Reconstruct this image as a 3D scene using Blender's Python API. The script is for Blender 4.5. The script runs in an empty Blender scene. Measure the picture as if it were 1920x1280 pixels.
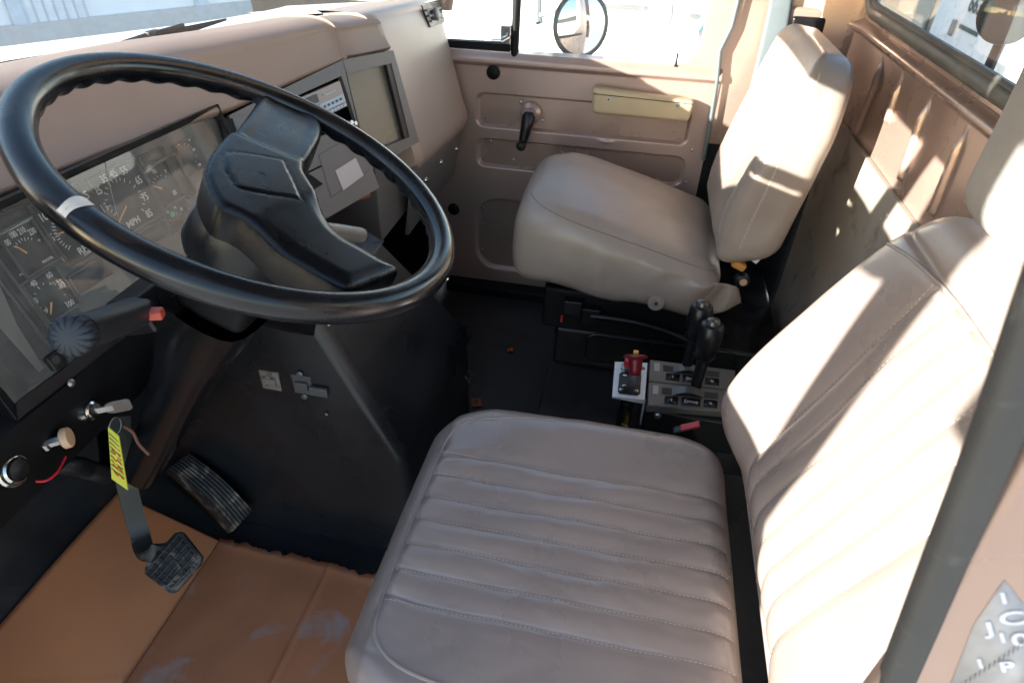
import bpy, bmesh, math, random
import numpy as np
from mathutils import Vector, Matrix, noise
random.seed(7)
sc = bpy.context.scene
COL = sc.collection
PI = math.pi

# ------------------------------------------------------------------ camera
CAM = Vector((0, 0, 1.25))
F, CX, CY = 1186.96, 960.0, 640.0            # focal length / centre in pixels of a 1920 px wide picture
RM = Matrix(((0.19692393, -0.57742101, 0.79234206),
             (-0.9800334, -0.13859058, 0.14257342),
             (0.02748626, -0.8045978, -0.59318368)))
cam = bpy.data.objects.new('camera', bpy.data.cameras.new('camera'))
COL.objects.link(cam)
m = Matrix.Identity(4)
for i in range(3):
    m[i][0] = RM[i][0]; m[i][1] = -RM[i][1]; m[i][2] = -RM[i][2]; m[i][3] = CAM[i]
cam.matrix_world = m
cam.data.sensor_width = 36.0
cam.data.lens = F / 1920 * 36
cam.data.clip_start = 0.02
cam.data.clip_end = 500
cam.data.dof.use_dof = True
cam.data.dof.focus_distance = 0.95
cam.data.dof.aperture_fstop = 8.0
sc.camera = cam

def ray(u, v):
    return RM @ Vector((u - CX, v - CY, F))
def on(u, v, ax, val):
    """point of the plane  axis = val  that is seen at u, v"""
    d = ray(u, v)
    return CAM + d * ((val - CAM[ax]) / d[ax])
def onp(u, v, o, n):
    d = ray(u, v)
    return CAM + d * ((o - CAM).dot(n) / d.dot(n))

# ------------------------------------------------------------------ materials
def nodes(name):
    mt = bpy.data.materials.new(name); mt.use_nodes = True
    nt = mt.node_tree
    return mt, nt, nt.nodes['Principled BSDF']

def M(name, col, rough=.5, metal=0, var=.08, vscale=9, bump=0, bscale=500, rvar=.06, spec=.5, coat=0,
      dirt=None, dirt_amt=.5, dirt_scale=6, bump2=0, b2scale=40, dist=.001):
    mt, nt, p = nodes(name)
    L = nt.links.new
    tc = nt.nodes.new('ShaderNodeTexCoord')
    n = nt.nodes.new('ShaderNodeTexNoise'); n.inputs['Scale'].default_value = vscale; n.inputs['Detail'].default_value = 6
    L(tc.outputs['Object'], n.inputs['Vector'])
    r = nt.nodes.new('ShaderNodeMapRange'); r.inputs[1].default_value = .3; r.inputs[2].default_value = .7
    r.inputs[3].default_value = 0; r.inputs[4].default_value = 1
    L(n.outputs['Fac'], r.inputs[0])
    mx = nt.nodes.new('ShaderNodeMix'); mx.data_type = 'RGBA'
    mx.inputs[6].default_value = (*[c * (1 - var) for c in col], 1)
    mx.inputs[7].default_value = (*[min(1, c * (1 + var)) for c in col], 1)
    L(r.outputs[0], mx.inputs[0])
    out = mx.outputs[2]
    rr = nt.nodes.new('ShaderNodeMapRange'); rr.inputs[1].default_value = .3; rr.inputs[2].default_value = .7
    rr.inputs[3].default_value = max(.03, rough - rvar); rr.inputs[4].default_value = rough + rvar
    L(n.outputs['Fac'], rr.inputs[0]); rout = rr.outputs[0]
    if dirt:
        n2 = nt.nodes.new('ShaderNodeTexNoise'); n2.inputs['Scale'].default_value = dirt_scale
        n2.inputs['Detail'].default_value = 9; n2.inputs['Roughness'].default_value = .65; n2.inputs['Distortion'].default_value = .6
        L(tc.outputs['Object'], n2.inputs['Vector'])
        r2 = nt.nodes.new('ShaderNodeMapRange'); r2.inputs[1].default_value = 1 - dirt_amt - .08; r2.inputs[2].default_value = 1 - dirt_amt + .1
        L(n2.outputs['Fac'], r2.inputs[0])
        m2 = nt.nodes.new('ShaderNodeMix'); m2.data_type = 'RGBA'; m2.inputs[7].default_value = (*dirt, 1)
        L(out, m2.inputs[6]); L(r2.outputs[0], m2.inputs[0]); out = m2.outputs[2]
        m3 = nt.nodes.new('ShaderNodeMix'); m3.data_type = 'FLOAT'; m3.inputs[3].default_value = .9
        L(rout, m3.inputs[2]); L(r2.outputs[0], m3.inputs[0]); rout = m3.outputs[0]
    L(out, p.inputs['Base Color']); L(rout, p.inputs['Roughness'])
    p.inputs['Metallic'].default_value = metal
    p.inputs['Specular IOR Level'].default_value = spec
    p.inputs['Coat Weight'].default_value = coat; p.inputs['Coat Roughness'].default_value = .24
    last = None
    for (s, scl, kind) in ((bump2, b2scale, 'n'), (bump, bscale, 'v')):
        if not s: continue
        if kind == 'n':
            t = nt.nodes.new('ShaderNodeTexNoise'); t.inputs['Scale'].default_value = scl; t.inputs['Detail'].default_value = 4
            o = t.outputs['Fac']
        else:
            t = nt.nodes.new('ShaderNodeTexVoronoi'); t.inputs['Scale'].default_value = scl
            o = t.outputs['Distance']
        L(tc.outputs['Object'], t.inputs['Vector'])
        b = nt.nodes.new('ShaderNodeBump'); b.inputs['Strength'].default_value = s; b.inputs['Distance'].default_value = dist
        L(o, b.inputs['Height'])
        if last: L(last.outputs[0], b.inputs['Normal'])
        last = b
    if last: L(last.outputs[0], p.inputs['Normal'])
    return mt

def glass(name, tint=(.93, .97, .96), dust_haze=.03, dust_haze_scale=30):
    mt = bpy.data.materials.new(name); mt.use_nodes = True
    nt = mt.node_tree; nt.nodes.remove(nt.nodes['Principled BSDF']); L = nt.links.new
    out = nt.nodes['Material Output']
    tr = nt.nodes.new('ShaderNodeBsdfTransparent'); tr.inputs[0].default_value = (*tint, 1)
    gl = nt.nodes.new('ShaderNodeBsdfGlossy'); gl.inputs['Roughness'].default_value = .02
    lw = nt.nodes.new('ShaderNodeLayerWeight'); lw.inputs[0].default_value = .5
    pw = nt.nodes.new('ShaderNodeMath'); pw.operation = 'POWER'; pw.inputs[1].default_value = 5; L(lw.outputs['Facing'], pw.inputs[0])
    fr = nt.nodes.new('ShaderNodeMapRange'); fr.inputs[3].default_value = .05; fr.inputs[4].default_value = .9; L(pw.outputs[0], fr.inputs[0])
    mx = nt.nodes.new('ShaderNodeMixShader'); L(fr.outputs[0], mx.inputs[0]); L(tr.outputs[0], mx.inputs[1]); L(gl.outputs[0], mx.inputs[2])
    df = nt.nodes.new('ShaderNodeBsdfDiffuse'); df.inputs[0].default_value = (.7, .68, .64, 1)
    tc = nt.nodes.new('ShaderNodeTexCoord'); n = nt.nodes.new('ShaderNodeTexNoise')
    n.inputs['Scale'].default_value = dust_haze_scale; n.inputs['Detail'].default_value = 10; n.inputs['Roughness'].default_value = .75
    L(tc.outputs['Object'], n.inputs['Vector'])
    r = nt.nodes.new('ShaderNodeMapRange'); r.inputs[1].default_value = .35; r.inputs[2].default_value = .8
    r.inputs[3].default_value = dust_haze * .3; r.inputs[4].default_value = dust_haze * 2
    L(n.outputs['Fac'], r.inputs[0])
    m2 = nt.nodes.new('ShaderNodeMixShader'); L(r.outputs[0], m2.inputs[0]); L(mx.outputs[0], m2.inputs[1]); L(df.outputs[0], m2.inputs[2])
    L(m2.outputs[0], out.inputs['Surface'])
    return mt

VIN = (.278, .224, .203)
vinyl = M('seat_vinyl', VIN, .30, var=.05, vscale=7, bump=.10, bscale=620, bump2=.16, b2scale=60, coat=.35, rvar=.05, dist=.0012, spec=.55)
vinyl_plain = M('plain_seat_vinyl', (.315, .252, .212), .38, coat=.25, var=.06, vscale=5, bump=.08, bscale=800, bump2=.32, b2scale=17, rvar=.06, dist=.004)
head_fab = M('headrest_fabric', (.30, .285, .275), .7, var=.1, vscale=20, bump=.35, bscale=600, bump2=.5, b2scale=160)
thread = M('thread', (.50, .44, .37), .8)
piping_m = M('piping_vinyl', (.29, .24, .22), .38)
paint = M('tan_metallic_paint', (.41, .290, .240), .28, metal=.45, var=.06, vscale=5, rvar=.07, bump2=.06, b2scale=260, coat=.15)
paint_int = M('door_metallic_paint', (.40, .283, .243), .33, metal=.35, var=.06, vscale=4, rvar=.06, bump2=.04, b2scale=300, coat=.35)
dashpad = M('dash_pad_vinyl', (.265, .188, .150), .5, var=.06, vscale=6, bump=.25, bscale=520, bump2=.12, b2scale=60, dist=.001)
glovep = M('glovebox_plastic', (.35, .258, .205), .38, var=.05, vscale=4, bump2=.05, b2scale=120)
trimgrey = M('grey_dash_trim', (.135, .122, .115), .42, var=.08, vscale=10, bump=.12, bscale=700)
blackpl = M('black_plastic', (.007, .0075, .009), .34, spec=.4, var=.2, vscale=15, rvar=.1, bump=.06, bscale=900)
blackmat = M('matt_black', (.005, .005, .006), .55, spec=.2, var=.25, vscale=10, bump2=.2, b2scale=200)
rubber = M('black_rubber_mat', (.020, .021, .024), .42, var=.25, vscale=7, rvar=.12, bump2=.15, b2scale=150, dirt=(.06, .05, .042), dirt_amt=.38, dirt_scale=5)
wheelm = M('steering_wheel_plastic', (.004, .005, .007), .22, var=.25, vscale=22, rvar=.08, bump2=.02, b2scale=160, spec=.45)
hubm = M('horn_pad_vinyl', (.0035, .004, .006), .30, spec=.26, var=.2, vscale=18, bump=.14, bscale=620, rvar=.06, dist=.0008)
enginem = M('engine_cover_vinyl', (.014, .015, .018), .31, var=.25, vscale=6, rvar=.10, bump2=.12, b2scale=220, dirt=(.03, .03, .03), dirt_amt=.27, dirt_scale=9)
chrome = M('chrome', (.62, .61, .58), .16, metal=1, var=.05)
steel = M('steel', (.42, .42, .42), .34, metal=1, var=.1, rvar=.1)
alu = M('control_plate_metal', (.78, .79, .80), .42, metal=.25, var=.08, vscale=40)
cardm = M('corrugated_cardboard', (.62, .240, .105), .85, var=.09, vscale=6, bump2=.2, b2scale=180)
cardd = M('dusty_cardboard', (.53, .198, .088), .85, var=.12, vscale=5, bump2=.2, b2scale=180, dirt=(.40, .33, .31), dirt_amt=.395, dirt_scale=8)
pedalm = M('dusty_pedal_rubber', (.026, .026, .027), .6, var=.3, vscale=25, dirt=(.34, .28, .23), dirt_amt=.42, dirt_scale=26, bump2=.3, b2scale=200)
red = M('red_plastic', (.23, .008, .014), .35)
redbtn = M('red_button', (.62, .03, .03), .35)
hazred = M('hazard_red', (.55, .09, .06), .45, var=.15)
yellow = M('yellow_plastic', (.8, .45, .05), .4)
tagy = M('yellow_tag', (.50, .47, .03), .5, var=.06)
tagred = M('red_ink', (.55, .06, .03), .6)
inkblack = M('black_ink', (.03, .03, .03), .6)
beigekn = M('beige_knob', (.55, .35, .21), .45, var=.06)
white = M('white_print', (.56, .55, .53), .6, var=.02)
greyprint = M('grey_print', (.42, .41, .40), .6, var=.02)
clusterm = M('cluster_face', (.070, .066, .060), .5, var=.08, vscale=14)
gaugem = M('gauge_face', (.024, .023, .022), .55, var=.12, vscale=14)
needlem = M('orange_needle', (.75, .36, .14), .5)
greenp = M('green_print', (.03, .35, .12), .6)
redp = M('red_print', (.5, .05, .05), .6)
screenm = M('grey_cover_plate', (.17, .155, .125), .30, metal=.25, var=.08, vscale=12, dirt=(.24, .22, .19), dirt_amt=.27, dirt_scale=14)
radiom = M('radio_face', (.30, .245, .21), .4, metal=.3, var=.05)
radiod = M('radio_dark', (.05, .048, .045), .4)
btnm = M('radio_button', (.33, .36, .40), .35, metal=.3)
sticker = M('blank_sticker', (.52, .46, .45), .6, var=.02)
insul = M('grey_hardboard', (.33, .290, .245), .55, var=.12, vscale=6, dirt=(.12, .11, .09), dirt_amt=.36, dirt_scale=8, bump2=.1, b2scale=80)
sealm = M('window_rubber', (.10, .097, .088), .5, var=.25, vscale=12, dirt=(.2, .18, .15), dirt_amt=.42, dirt_scale=14)
beltm = M('belt_webbing', (.11, .13, .14), .75, var=.1, bump2=.4, b2scale=300)
strip_m = M('door_weatherstrip', (.10, .12, .125), .6, var=.1)
armm = M('armrest_vinyl', (.45, .35, .215), .42, var=.07, vscale=12, bump=.15, bscale=500)
rust = M('rusty_metal', (.22, .07, .03), .8, var=.35, vscale=30)
leafm = M('dry_leaf', (.45, .12, .03), .8)
wirer = M('red_wire', (.5, .01, .02), .35)
shiftm = M('shifter_plate', (.15, .143, .13), .36, metal=.35, var=.06, vscale=20)
labelm = M('grey_label', (.30, .31, .33), .6, var=.12, vscale=60)
labelt = M('pale_blue_print', (.55, .58, .68), .6)
dooredge = M('black_door_seal', (.045, .046, .047), .7, var=.25, dirt=(.10, .102, .098), dirt_amt=.36, dirt_scale=45)
litseal = M('sunlit_grey_seal', (.20, .215, .20), .7, var=.15, dirt=(.34, .35, .33), dirt_amt=.45, dirt_scale=18)  # spare copy of the door seal in its sunlit tone
sill_m = M('dark_carpet', (.03, .03, .03), .9, var=.3)
patch_m = M('pale_patch', (.62, .56, .50), .35, var=.12, vscale=80)
wglass = glass('windshield_glass', dust_haze=.05, dust_haze_scale=9)
sglass = glass('window_glass', dust_haze=.012)
lens = glass('cluster_lens', tint=(.97, .97, .96), dust_haze=.14, dust_haze_scale=6)  # pale diffuse layer imitates the reflection haze on the lens
white_paint = M('white_vehicle_paint', (.78, .78, .77), .3, coat=.3, var=.02)
siding = M('white_siding', (.70, .73, .76), .5, var=.03, vscale=2)
darkglass = M('dark_vehicle_glass', (.03, .035, .04), .08)
tyre = M('tyre', (.025, .025, .025), .8)
mirrorm = M('mirror_glass', (.82, .84, .85), .03, metal=1, var=0, rvar=0)
groundm = M('gravel_ground', (.38, .365, .34), .9, var=.2, vscale=3, bump2=.6, b2scale=30, dist=.02)
orangec = M('amber_foam', (.6, .26, .06), .8)
teal = M('teal_stripe_paint', (.012, .07, .085), .4)
purple = M('mauve_paint', (.085, .055, .08), .4)
tanwall = M('tan_wall', (.115, .095, .072), .7, var=.08)

# ------------------------------------------------------------------ mesh helpers
class MB:
    def __init__(s): s.bm = bmesh.new(); s.mi = 0
    def _tag(s, faces):
        for f in faces: f.material_index = s.mi; f.smooth = True
    def poly(s, pts):
        f = s.bm.faces.new([s.bm.verts.new(p) for p in pts]); s._tag([f]); return f
    def prism(s, pts, vec):
        vec = Vector(vec); n = len(pts)
        a = [s.bm.verts.new(p) for p in pts]; b = [s.bm.verts.new(Vector(p) + vec) for p in pts]
        fs = [s.bm.faces.new(a), s.bm.faces.new(b[::-1])]
        for i in range(n): fs.append(s.bm.faces.new((a[i], b[i], b[(i + 1) % n], a[(i + 1) % n])))
        bmesh.ops.recalc_face_normals(s.bm, faces=fs)
        s._tag(fs); return fs
    def box(s, c, size, mat=None):
        c = Vector(c); h = [x / 2 for x in size]; mat = mat or Matrix.Identity(3)
        P = [c + mat @ Vector((sx * h[0], sy * h[1], -h[2])) for sx, sy in ((-1, -1), (1, -1), (1, 1), (-1, 1))]
        return s.prism(P, mat @ Vector((0, 0, size[2])))
    def tube(s, pts, r, seg=12, closed=False, caps=True):
        pts = [Vector(p) for p in pts]; n = len(pts)
        rs = r if isinstance(r, (list, tuple)) else [r] * n
        rings = []; up = None
        for i in range(n):
            if closed: t = (pts[(i + 1) % n] - pts[i - 1]).normalized()
            else: t = (pts[min(i + 1, n - 1)] - pts[max(i - 1, 0)]).normalized()
            if up is None:
                up = t.orthogonal().normalized()
            up = (up - t * up.dot(t)).normalized(); w = t.cross(up)
            rings.append([s.bm.verts.new(pts[i] + (up * math.cos(2 * PI * k / seg) + w * math.sin(2 * PI * k / seg)) * rs[i]) for k in range(seg)])
        fs = []
        for i in range(n if closed else n - 1):
            a, b = rings[i], rings[(i + 1) % n]
            for k in range(seg): fs.append(s.bm.faces.new((a[k], a[(k + 1) % seg], b[(k + 1) % seg], b[k])))
        if caps and not closed:
            fs.append(s.bm.faces.new(rings[0][::-1])); fs.append(s.bm.faces.new(rings[-1]))
        bmesh.ops.recalc_face_normals(s.bm, faces=fs)
        s._tag(fs); return fs
    def lathe(s, prof, o, ax, seg=32, xs=1.0):
        o = Vector(o); ax = Vector(ax).normalized(); u = ax.orthogonal().normalized(); w = ax.cross(u)
        rings = []
        for r, h in prof:
            if r < 1e-6: rings.append([s.bm.verts.new(o + ax * h)])
            else: rings.append([s.bm.verts.new(o + ax * h + (u * math.cos(2 * PI * k / seg) + w * math.sin(2 * PI * k / seg) * xs) * r) for k in range(seg)])
        fs = []
        for a, b in zip(rings, rings[1:]):
            for k in range(seg):
                k2 = (k + 1) % seg
                if len(a) == 1 and len(b) == 1: continue
                if len(a) == 1: fs.append(s.bm.faces.new((a[0], b[k2], b[k])))
                elif len(b) == 1: fs.append(s.bm.faces.new((a[k], a[k2], b[0])))
                else: fs.append(s.bm.faces.new((a[k], a[k2], b[k2], b[k])))
        for rg, fl in ((rings[0], 1), (rings[-1], 0)):
            if len(rg) > 1: fs.append(s.bm.faces.new(rg[::-1] if fl else rg))
        bmesh.ops.recalc_face_normals(s.bm, faces=fs)
        s._tag(fs); return fs
    def grid(s, P):
        """P[i][j] points -> quads"""
        V = [[s.bm.verts.new(p) for p in row] for row in P]; fs = []
        for i in range(len(V) - 1):
            for j in range(len(V[0]) - 1):
                fs.append(s.bm.faces.new((V[i][j], V[i + 1][j], V[i + 1][j + 1], V[i][j + 1])))
        s._tag(fs); return V
    def rbox(s, axes, r, fn):
        """rounded box: axes = three sorted coordinate lists, r = corner radius, fn(x,y,z,face)->world point"""
        V = {}
        lo = [a[0] for a in axes]; hi = [a[-1] for a in axes]
        def vert(i, j, k):
            if (i, j, k) in V: return V[i, j, k]
            q = Vector((axes[0][i], axes[1][j], axes[2][k]))
            c = Vector([min(max(q[t], lo[t] + r), hi[t] - r) for t in range(3)])
            d = q - c
            if d.length > 1e-9: q = c + d.normalized() * min(r, d.length if sum(abs(x) > 1e-9 for x in d) < 2 else r)
            V[i, j, k] = s.bm.verts.new(fn(q.x, q.y, q.z)); return V[i, j, k]
        n = [len(a) - 1 for a in axes]; fs = []
        for ax in range(3):
            b, c = (ax + 1) % 3, (ax + 2) % 3
            for end in (0, n[ax]):
                for p in range(n[b]):
                    for q in range(n[c]):
                        cor = []
                        for dp, dq in ((0, 0), (1, 0), (1, 1), (0, 1)):
                            id3 = [0, 0, 0]; id3[ax] = end; id3[b] = p + dp; id3[c] = q + dq
                            cor.append(vert(*id3))
                        if end == 0: cor = cor[::-1]
                        fs.append(s.bm.faces.new(cor))
        s._tag(fs)
    def text(s, txt, mat4, size, align='CENTER', ext=.0002, wide=1):
        cu = bpy.data.curves.new('lettering', 'FONT'); cu.body = txt; cu.size = size; cu.align_x = align; cu.align_y = 'CENTER'
        cu.extrude = ext; cu.resolution_u = 3; cu.offset = size * .022
        ob = bpy.data.objects.new('lettering', cu); COL.objects.link(ob)
        dg = bpy.context.evaluated_depsgraph_get(); me = bpy.data.meshes.new_from_object(ob.evaluated_get(dg))
        me.transform(mat4 @ Matrix.Diagonal((wide, 1, 1, 1))); k = len(s.bm.faces)
        s.bm.from_mesh(me); s.bm.faces.ensure_lookup_table()
        for f in s.bm.faces[k:]: f.material_index = s.mi
        bpy.data.objects.remove(ob); bpy.data.curves.remove(cu); bpy.data.meshes.remove(me)

def lin(a, b, n): return [a + (b - a) * i / n for i in range(n + 1)]
def sm(x, a, b):
    t = min(1, max(0, (x - a) / (b - a))); return t * t * (3 - 2 * t)
def spline(pts, n=8, closed=False):
    pts = [Vector(p) for p in pts]; N = len(pts); out = []
    for i in range(N if closed else N - 1):
        if closed: p0, p1, p2, p3 = pts[i - 1], pts[i], pts[(i + 1) % N], pts[(i + 2) % N]
        else: p0, p1, p2, p3 = pts[max(i - 1, 0)], pts[i], pts[i + 1], pts[min(i + 2, N - 1)]
        for k in range(n):
            t = k / n
            out.append(.5 * ((2 * p1) + (p2 - p0) * t + (2 * p0 - 5 * p1 + 4 * p2 - p3) * t * t + (3 * p1 - p0 - 3 * p2 + p3) * t ** 3))
    if not closed: out.append(pts[-1])
    return out
def basis(o, u, v):
    u = Vector(u).normalized(); v = Vector(v); v = (v - u * v.dot(u)).normalized(); n = u.cross(v)
    mm = Matrix.Identity(4)
    for i in range(3): mm[i][0] = u[i]; mm[i][1] = v[i]; mm[i][2] = n[i]; mm[i][3] = o[i]
    return mm

def origin_of(o):
    v = Vector((0, 0, 0))
    while o is not None: v += o.location; o = o.parent
    return v
def thing(name, label, cat, loc=(0, 0, 0), group=None, kind=None):
    o = bpy.data.objects.new(name, None); COL.objects.link(o); o.location = loc; o.empty_display_size = .05
    tag(o, label, cat, group, kind); return o
def tag(o, label, cat, group=None, kind=None):
    o['label'] = label; o['category'] = cat
    if group: o['group'] = group
    if kind: o['kind'] = kind
    return o
def obj(name, mb, mats, parent=None, bev=0, seg=3, ang=35, loc=None, sharp=40, flat=False, label=None):
    me = bpy.data.meshes.new(name)
    off = origin_of(parent) if parent else Vector(loc or (0, 0, 0))
    mb.bm.transform(Matrix.Translation(-off)); mb.bm.to_mesh(me); mb.bm.free()
    if not flat:
        me.set_sharp_from_angle(angle=math.radians(sharp))
    o = bpy.data.objects.new(name, me); COL.objects.link(o)
    for mt in (mats if isinstance(mats, (list, tuple)) else [mats]): me.materials.append(mt)
    if parent: o.parent = parent
    elif loc: o.location = loc
    if bev:
        b = o.modifiers.new('b', 'BEVEL'); b.width = bev; b.segments = seg; b.limit_method = 'ANGLE'; b.angle_limit = math.radians(ang)
        b.harden_normals = False
        w = o.modifiers.new('w', 'WEIGHTED_NORMAL'); w.keep_sharp = False
        me.set_sharp_from_angle(angle=math.radians(181))
    if label: o['label'] = label
    return o

# ================================================================== SETTING
def struct(name, mb, mat, label=None, cat=None, **k):
    o = obj(name, mb, mat, None, **k); o['kind'] = 'structure'
    if label: o['label'] = label; o['category'] = cat
    return o
b = MB(); n = 24
b.grid([[(x, y, -1.0) for y in lin(-120, 120, 12)] for x in lin(-120, 120, 12)])
struct('ground', b, groundm, 'pale gravel yard outside the truck', 'ground')

# cab floor with sloping toe board
b = MB()
prof = [(-.56, 0), (.80, 0), (.83, .004), (1.06, .155), (1.16, .30)]
b.grid([[(x, y, z + .0012 * math.sin(37 * x) * math.sin(21 * y)) for x in lin(.2, 2.0, 36)] for (y, z) in
        [(lerp_y, lerp_z) for (y0, z0), (y1, z1) in zip(prof, prof[1:]) for (lerp_y, lerp_z) in [(y0 + (y1 - y0) * t / 6, z0 + (z1 - z0) * t / 6) for t in range(6)]] + [prof[-1]]])
struct('floor', b, rubber, 'black rubber matted cab floor', 'floor')

# ================================================================== TRUCK CAB SHELL
cab = thing('truck_cab', 'tan painted metal truck cab shell with ribbed rear panel', 'truck cab', (1.1, -.5, 0))
# --- rear panel: heightfield with pressed ribs
YB = -.52
ribs = [[(1655, 112), (1644, 160), (1608, 250)], [(1690, 112), (1692, 150), (1668, 225)], [(1745, 135), (1750, 170), (1693, 333)],
        [(1822, 165), (1828, 205), (1752, 398)]]
ribs = [[on(u, v, 1, YB) for u, v in r] for r in ribs]
zt = 1.0
def seg_d(px, pz, a, c):
    ax, az, bx, bz = a.x, a.z, c.x, c.z
    t = ((px - ax) * (bx - ax) + (pz - az) * (bz - az)) / max(1e-9, (bx - ax) ** 2 + (bz - az) ** 2)
    t = min(1, max(0, t)); return math.hypot(px - ax - t * (bx - ax), pz - az - t * (bz - az))
def rear_y(x, z):
    y = YB
    for r in ribs:
        d = min(seg_d(x, z, r[0], r[1]), seg_d(x, z, r[1], r[2]))
        y += .011 * (1 - sm(d, .0025, .0090)) * (1 - sm(z, .905, .952))
    y += .013 * sm(z, .952, .966)                     # rolled ledge under the window
    y -= .022 * sm(z, .970, .988)
    y += .03 * sm(x, 1.80, 1.98) ** 2
    return y
b = MB()
b.grid([[(x, rear_y(x, z), z) for x in lin(.2, .8, 60) + lin(.803, 1.80, 420) + lin(1.81, 1.98, 20)] for z in lin(.74, .99, 110)])
obj('rear_panel', b, paint, cab, sharp=60)
# strip round the rear window, roof and header
WX0, WX1, WZ0, WZ1 = .42, 1.87, 1.012, 1.46
b = MB()
Y2 = YB - .008
for (x0, x1, z0, z1) in ((.2, 1.98, .985, WZ0 - .01), (.2, WX0 - .01, WZ0 - .01, 1.56), (WX1 + .01, 1.98, WZ0 - .01, 1.56), (WX0 - .01, WX1 + .01, WZ1 + .01, 1.56)):
    b.box(((x0 + x1) / 2, Y2, (z0 + z1) / 2), (x1 - x0, .012, z1 - z0))
obj('rear_window_surround', b, paint, cab, bev=.003)
def rrect(x0, x1, z0, z1, r, n=8):
    P = []
    for cx, cz, a in ((x1 - r, z1 - r, 0), (x0 + r, z1 - r, 90), (x0 + r, z0 + r, 180), (x1 - r, z0 + r, 270)):
        for k in range(n + 1):
            t = math.radians(a + 90 * k / n); P.append((cx + r * math.cos(t), cz + r * math.sin(t)))
    return P
b = MB()
P = rrect(WX0, WX1, WZ0, WZ1, .07)
b.tube([(x, Y2 + .008, z) for x, z in P], .0165, 12, closed=True)
b.tube([(x * .985 + .0165, Y2 + .012, z) for x, z in rrect(WX0 + .012, WX1 - .012, WZ0 + .014, WZ1 - .014, .06)], .007, 8, closed=True)
obj('rear_window_seal', b, sealm, cab)
b = MB(); b.poly([(x, Y2 + .004, z) for x, z in rrect(WX0, WX1, WZ0, WZ1, .07)])
obj('rear_window_glass', b, sglass, cab)
# --- lower insulation board
b = MB()
b.box((1.02, YB + .006, .385), (1.60, .012, .77)); 
obj('insulation_board', b, insul, cab, bev=.002)
for px in ((1652, 412), (1664, 402)):
    b = MB(); p = on(*px, 1, YB + .012); b.lathe([(.0055, 0), (.0055, .002), (.003, .004), (0, .004)], p, (0, 1, 0), 12)
    obj('board_clip', b, insul, cab)
# --- passenger side rear quarter: flat post + curved corner
b = MB()
def quarter(z, t):                                    # t 0..1 from door edge to the rear panel
    a = PI / 2 * sm(t, .35, 1)
    return Vector((1.985 - .10 * (1 - math.cos(a)) , -.215 - .23 * t - .085 * math.sin(a), z))
b.grid([[quarter(z, t) for t in lin(0, 1, 24)] for z in lin(.60, 1.56, 24)])
obj('corner_panel', b, paint, cab)
b = MB(); b.grid([[quarter(z, t) + Vector((-.004, 0, 0)) for t in lin(0, 1, 24)] for z in lin(.03, .612, 10)]); obj('corner_board', b, blackmat, cab)
b = MB(); p = on(1513, 47, 0, 1.955); b.box(p, (.03, .085, .040)); vt = obj('corner_vent', b, blackpl, cab, bev=.008)
b = MB(); b.box(p + Vector((.012, -.008, .004)), (.03, .135, .072)); obj('vent_flange', b, paint, vt, bev=.010)
# --- roof, header, pillars
b = MB()
b.grid([[(x, y, 1.56 - .05 * ((x - 1.1) / .9) ** 2 - .04 * max(0, y - .2) / .3) for x in lin(.16, 2.03, 14)] for y in lin(-.56, .50, 8)])
b.grid([[(x, y, 1.59 - .05 * ((x - 1.1) / .9) ** 2 - .04 * max(0, y - .2) / .3) for x in lin(.16, 2.03, 14)] for y in lin(-.56, .50, 8)])
obj('roof', b, M('grey_headliner', (.17, .168, .165), .8), cab)
b = MB(); b.box((1.1, .47, 1.44), (1.75, .05, .13)); obj('windshield_header', b, M('header_trim', (.17, .165, .16), .7), cab, bev=.01)
b = MB(); b.tube([(.245, .98, .93), (.262, .72, 1.25), (.275, .47, 1.52)], [.045, .026, .026], 10); obj('windshield_pillar', b, paint, cab)
b = MB(); b.tube([(2.0, .60, .93), (1.985, .53, 1.25), (1.97, .45, 1.52)], [.03, .026, .026], 10); obj('windshield_pillar', b, paint, cab)
for x0, x1, zc_, sz in ((.36, 1.27, 1.290, .22), (1.30, 1.84, 1.47, .06)):  # unseen visors; driver's added low and wide to shade far seat and wall
    b = MB(); b.box(((x0 + x1) / 2, .415, zc_), (x1 - x0, .022, sz), Matrix.Rotation(-.12, 3, 'X')); obj('added_sun_visor', b, dashpad, cab, bev=.010)
# windshield: curved laminated pane from the cowl to the header
def ws(t, s):                                          # t across, s up
    x = .25 + 1.73 * t
    yb = 1.10 - .52 * sm(x, .75, 2.02) ** 1.0
    yt = .50
    return Vector((x, yb + (yt - yb) * s, .955 + .51 * s + .012 * math.sin(PI * s)))
b = MB(); b.grid([[ws(t, s) for t in lin(0, 1, 24)] for s in lin(0, 1, 6)])
obj('windshield', b, wglass, cab)
# firewall below the windshield and under the dash
b = MB()
b.grid([[(x, 1.16 + .0 * z - .5 * max(0, x - 1.0) * sm(z, .6, .9) * .9, z) for x in lin(.2, 2.0, 30)] for z in lin(.25, .95, 20)])
b.grid([[(x, y, z) for x in lin(1.0, 2.0, 8)] for y, z in ((.72, .66), (.74, .60), (.86, .42), (.90, .2), (.92, 0))])
obj('firewall', b, blackmat, cab)
# cowl / fender outside, white metal in front of the glass
b = MB()
b.grid([[(x, 1.10 - .52 * sm(x, .75, 2.02) + .01 + d, .958 - .10 * d) for d in (0, .1, .25, .5)] for x in lin(.15, 2.05, 20)])
obj('cowl_panel', b, white_paint, cab)
# driver side cowl kick panel and door sill
for x, y, l in ((.20, .98, .36), (2.0, .93, .56)):
    b = MB(); b.box((x, y, .47), (.03, l, .98)); obj('kick_panel', b, blackmat, cab, bev=.005)
b = MB(); b.box((.19, .2, -.02), (.12, 1.4, .10)); obj('door_sill', b, dooredge, cab, bev=.01)
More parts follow.
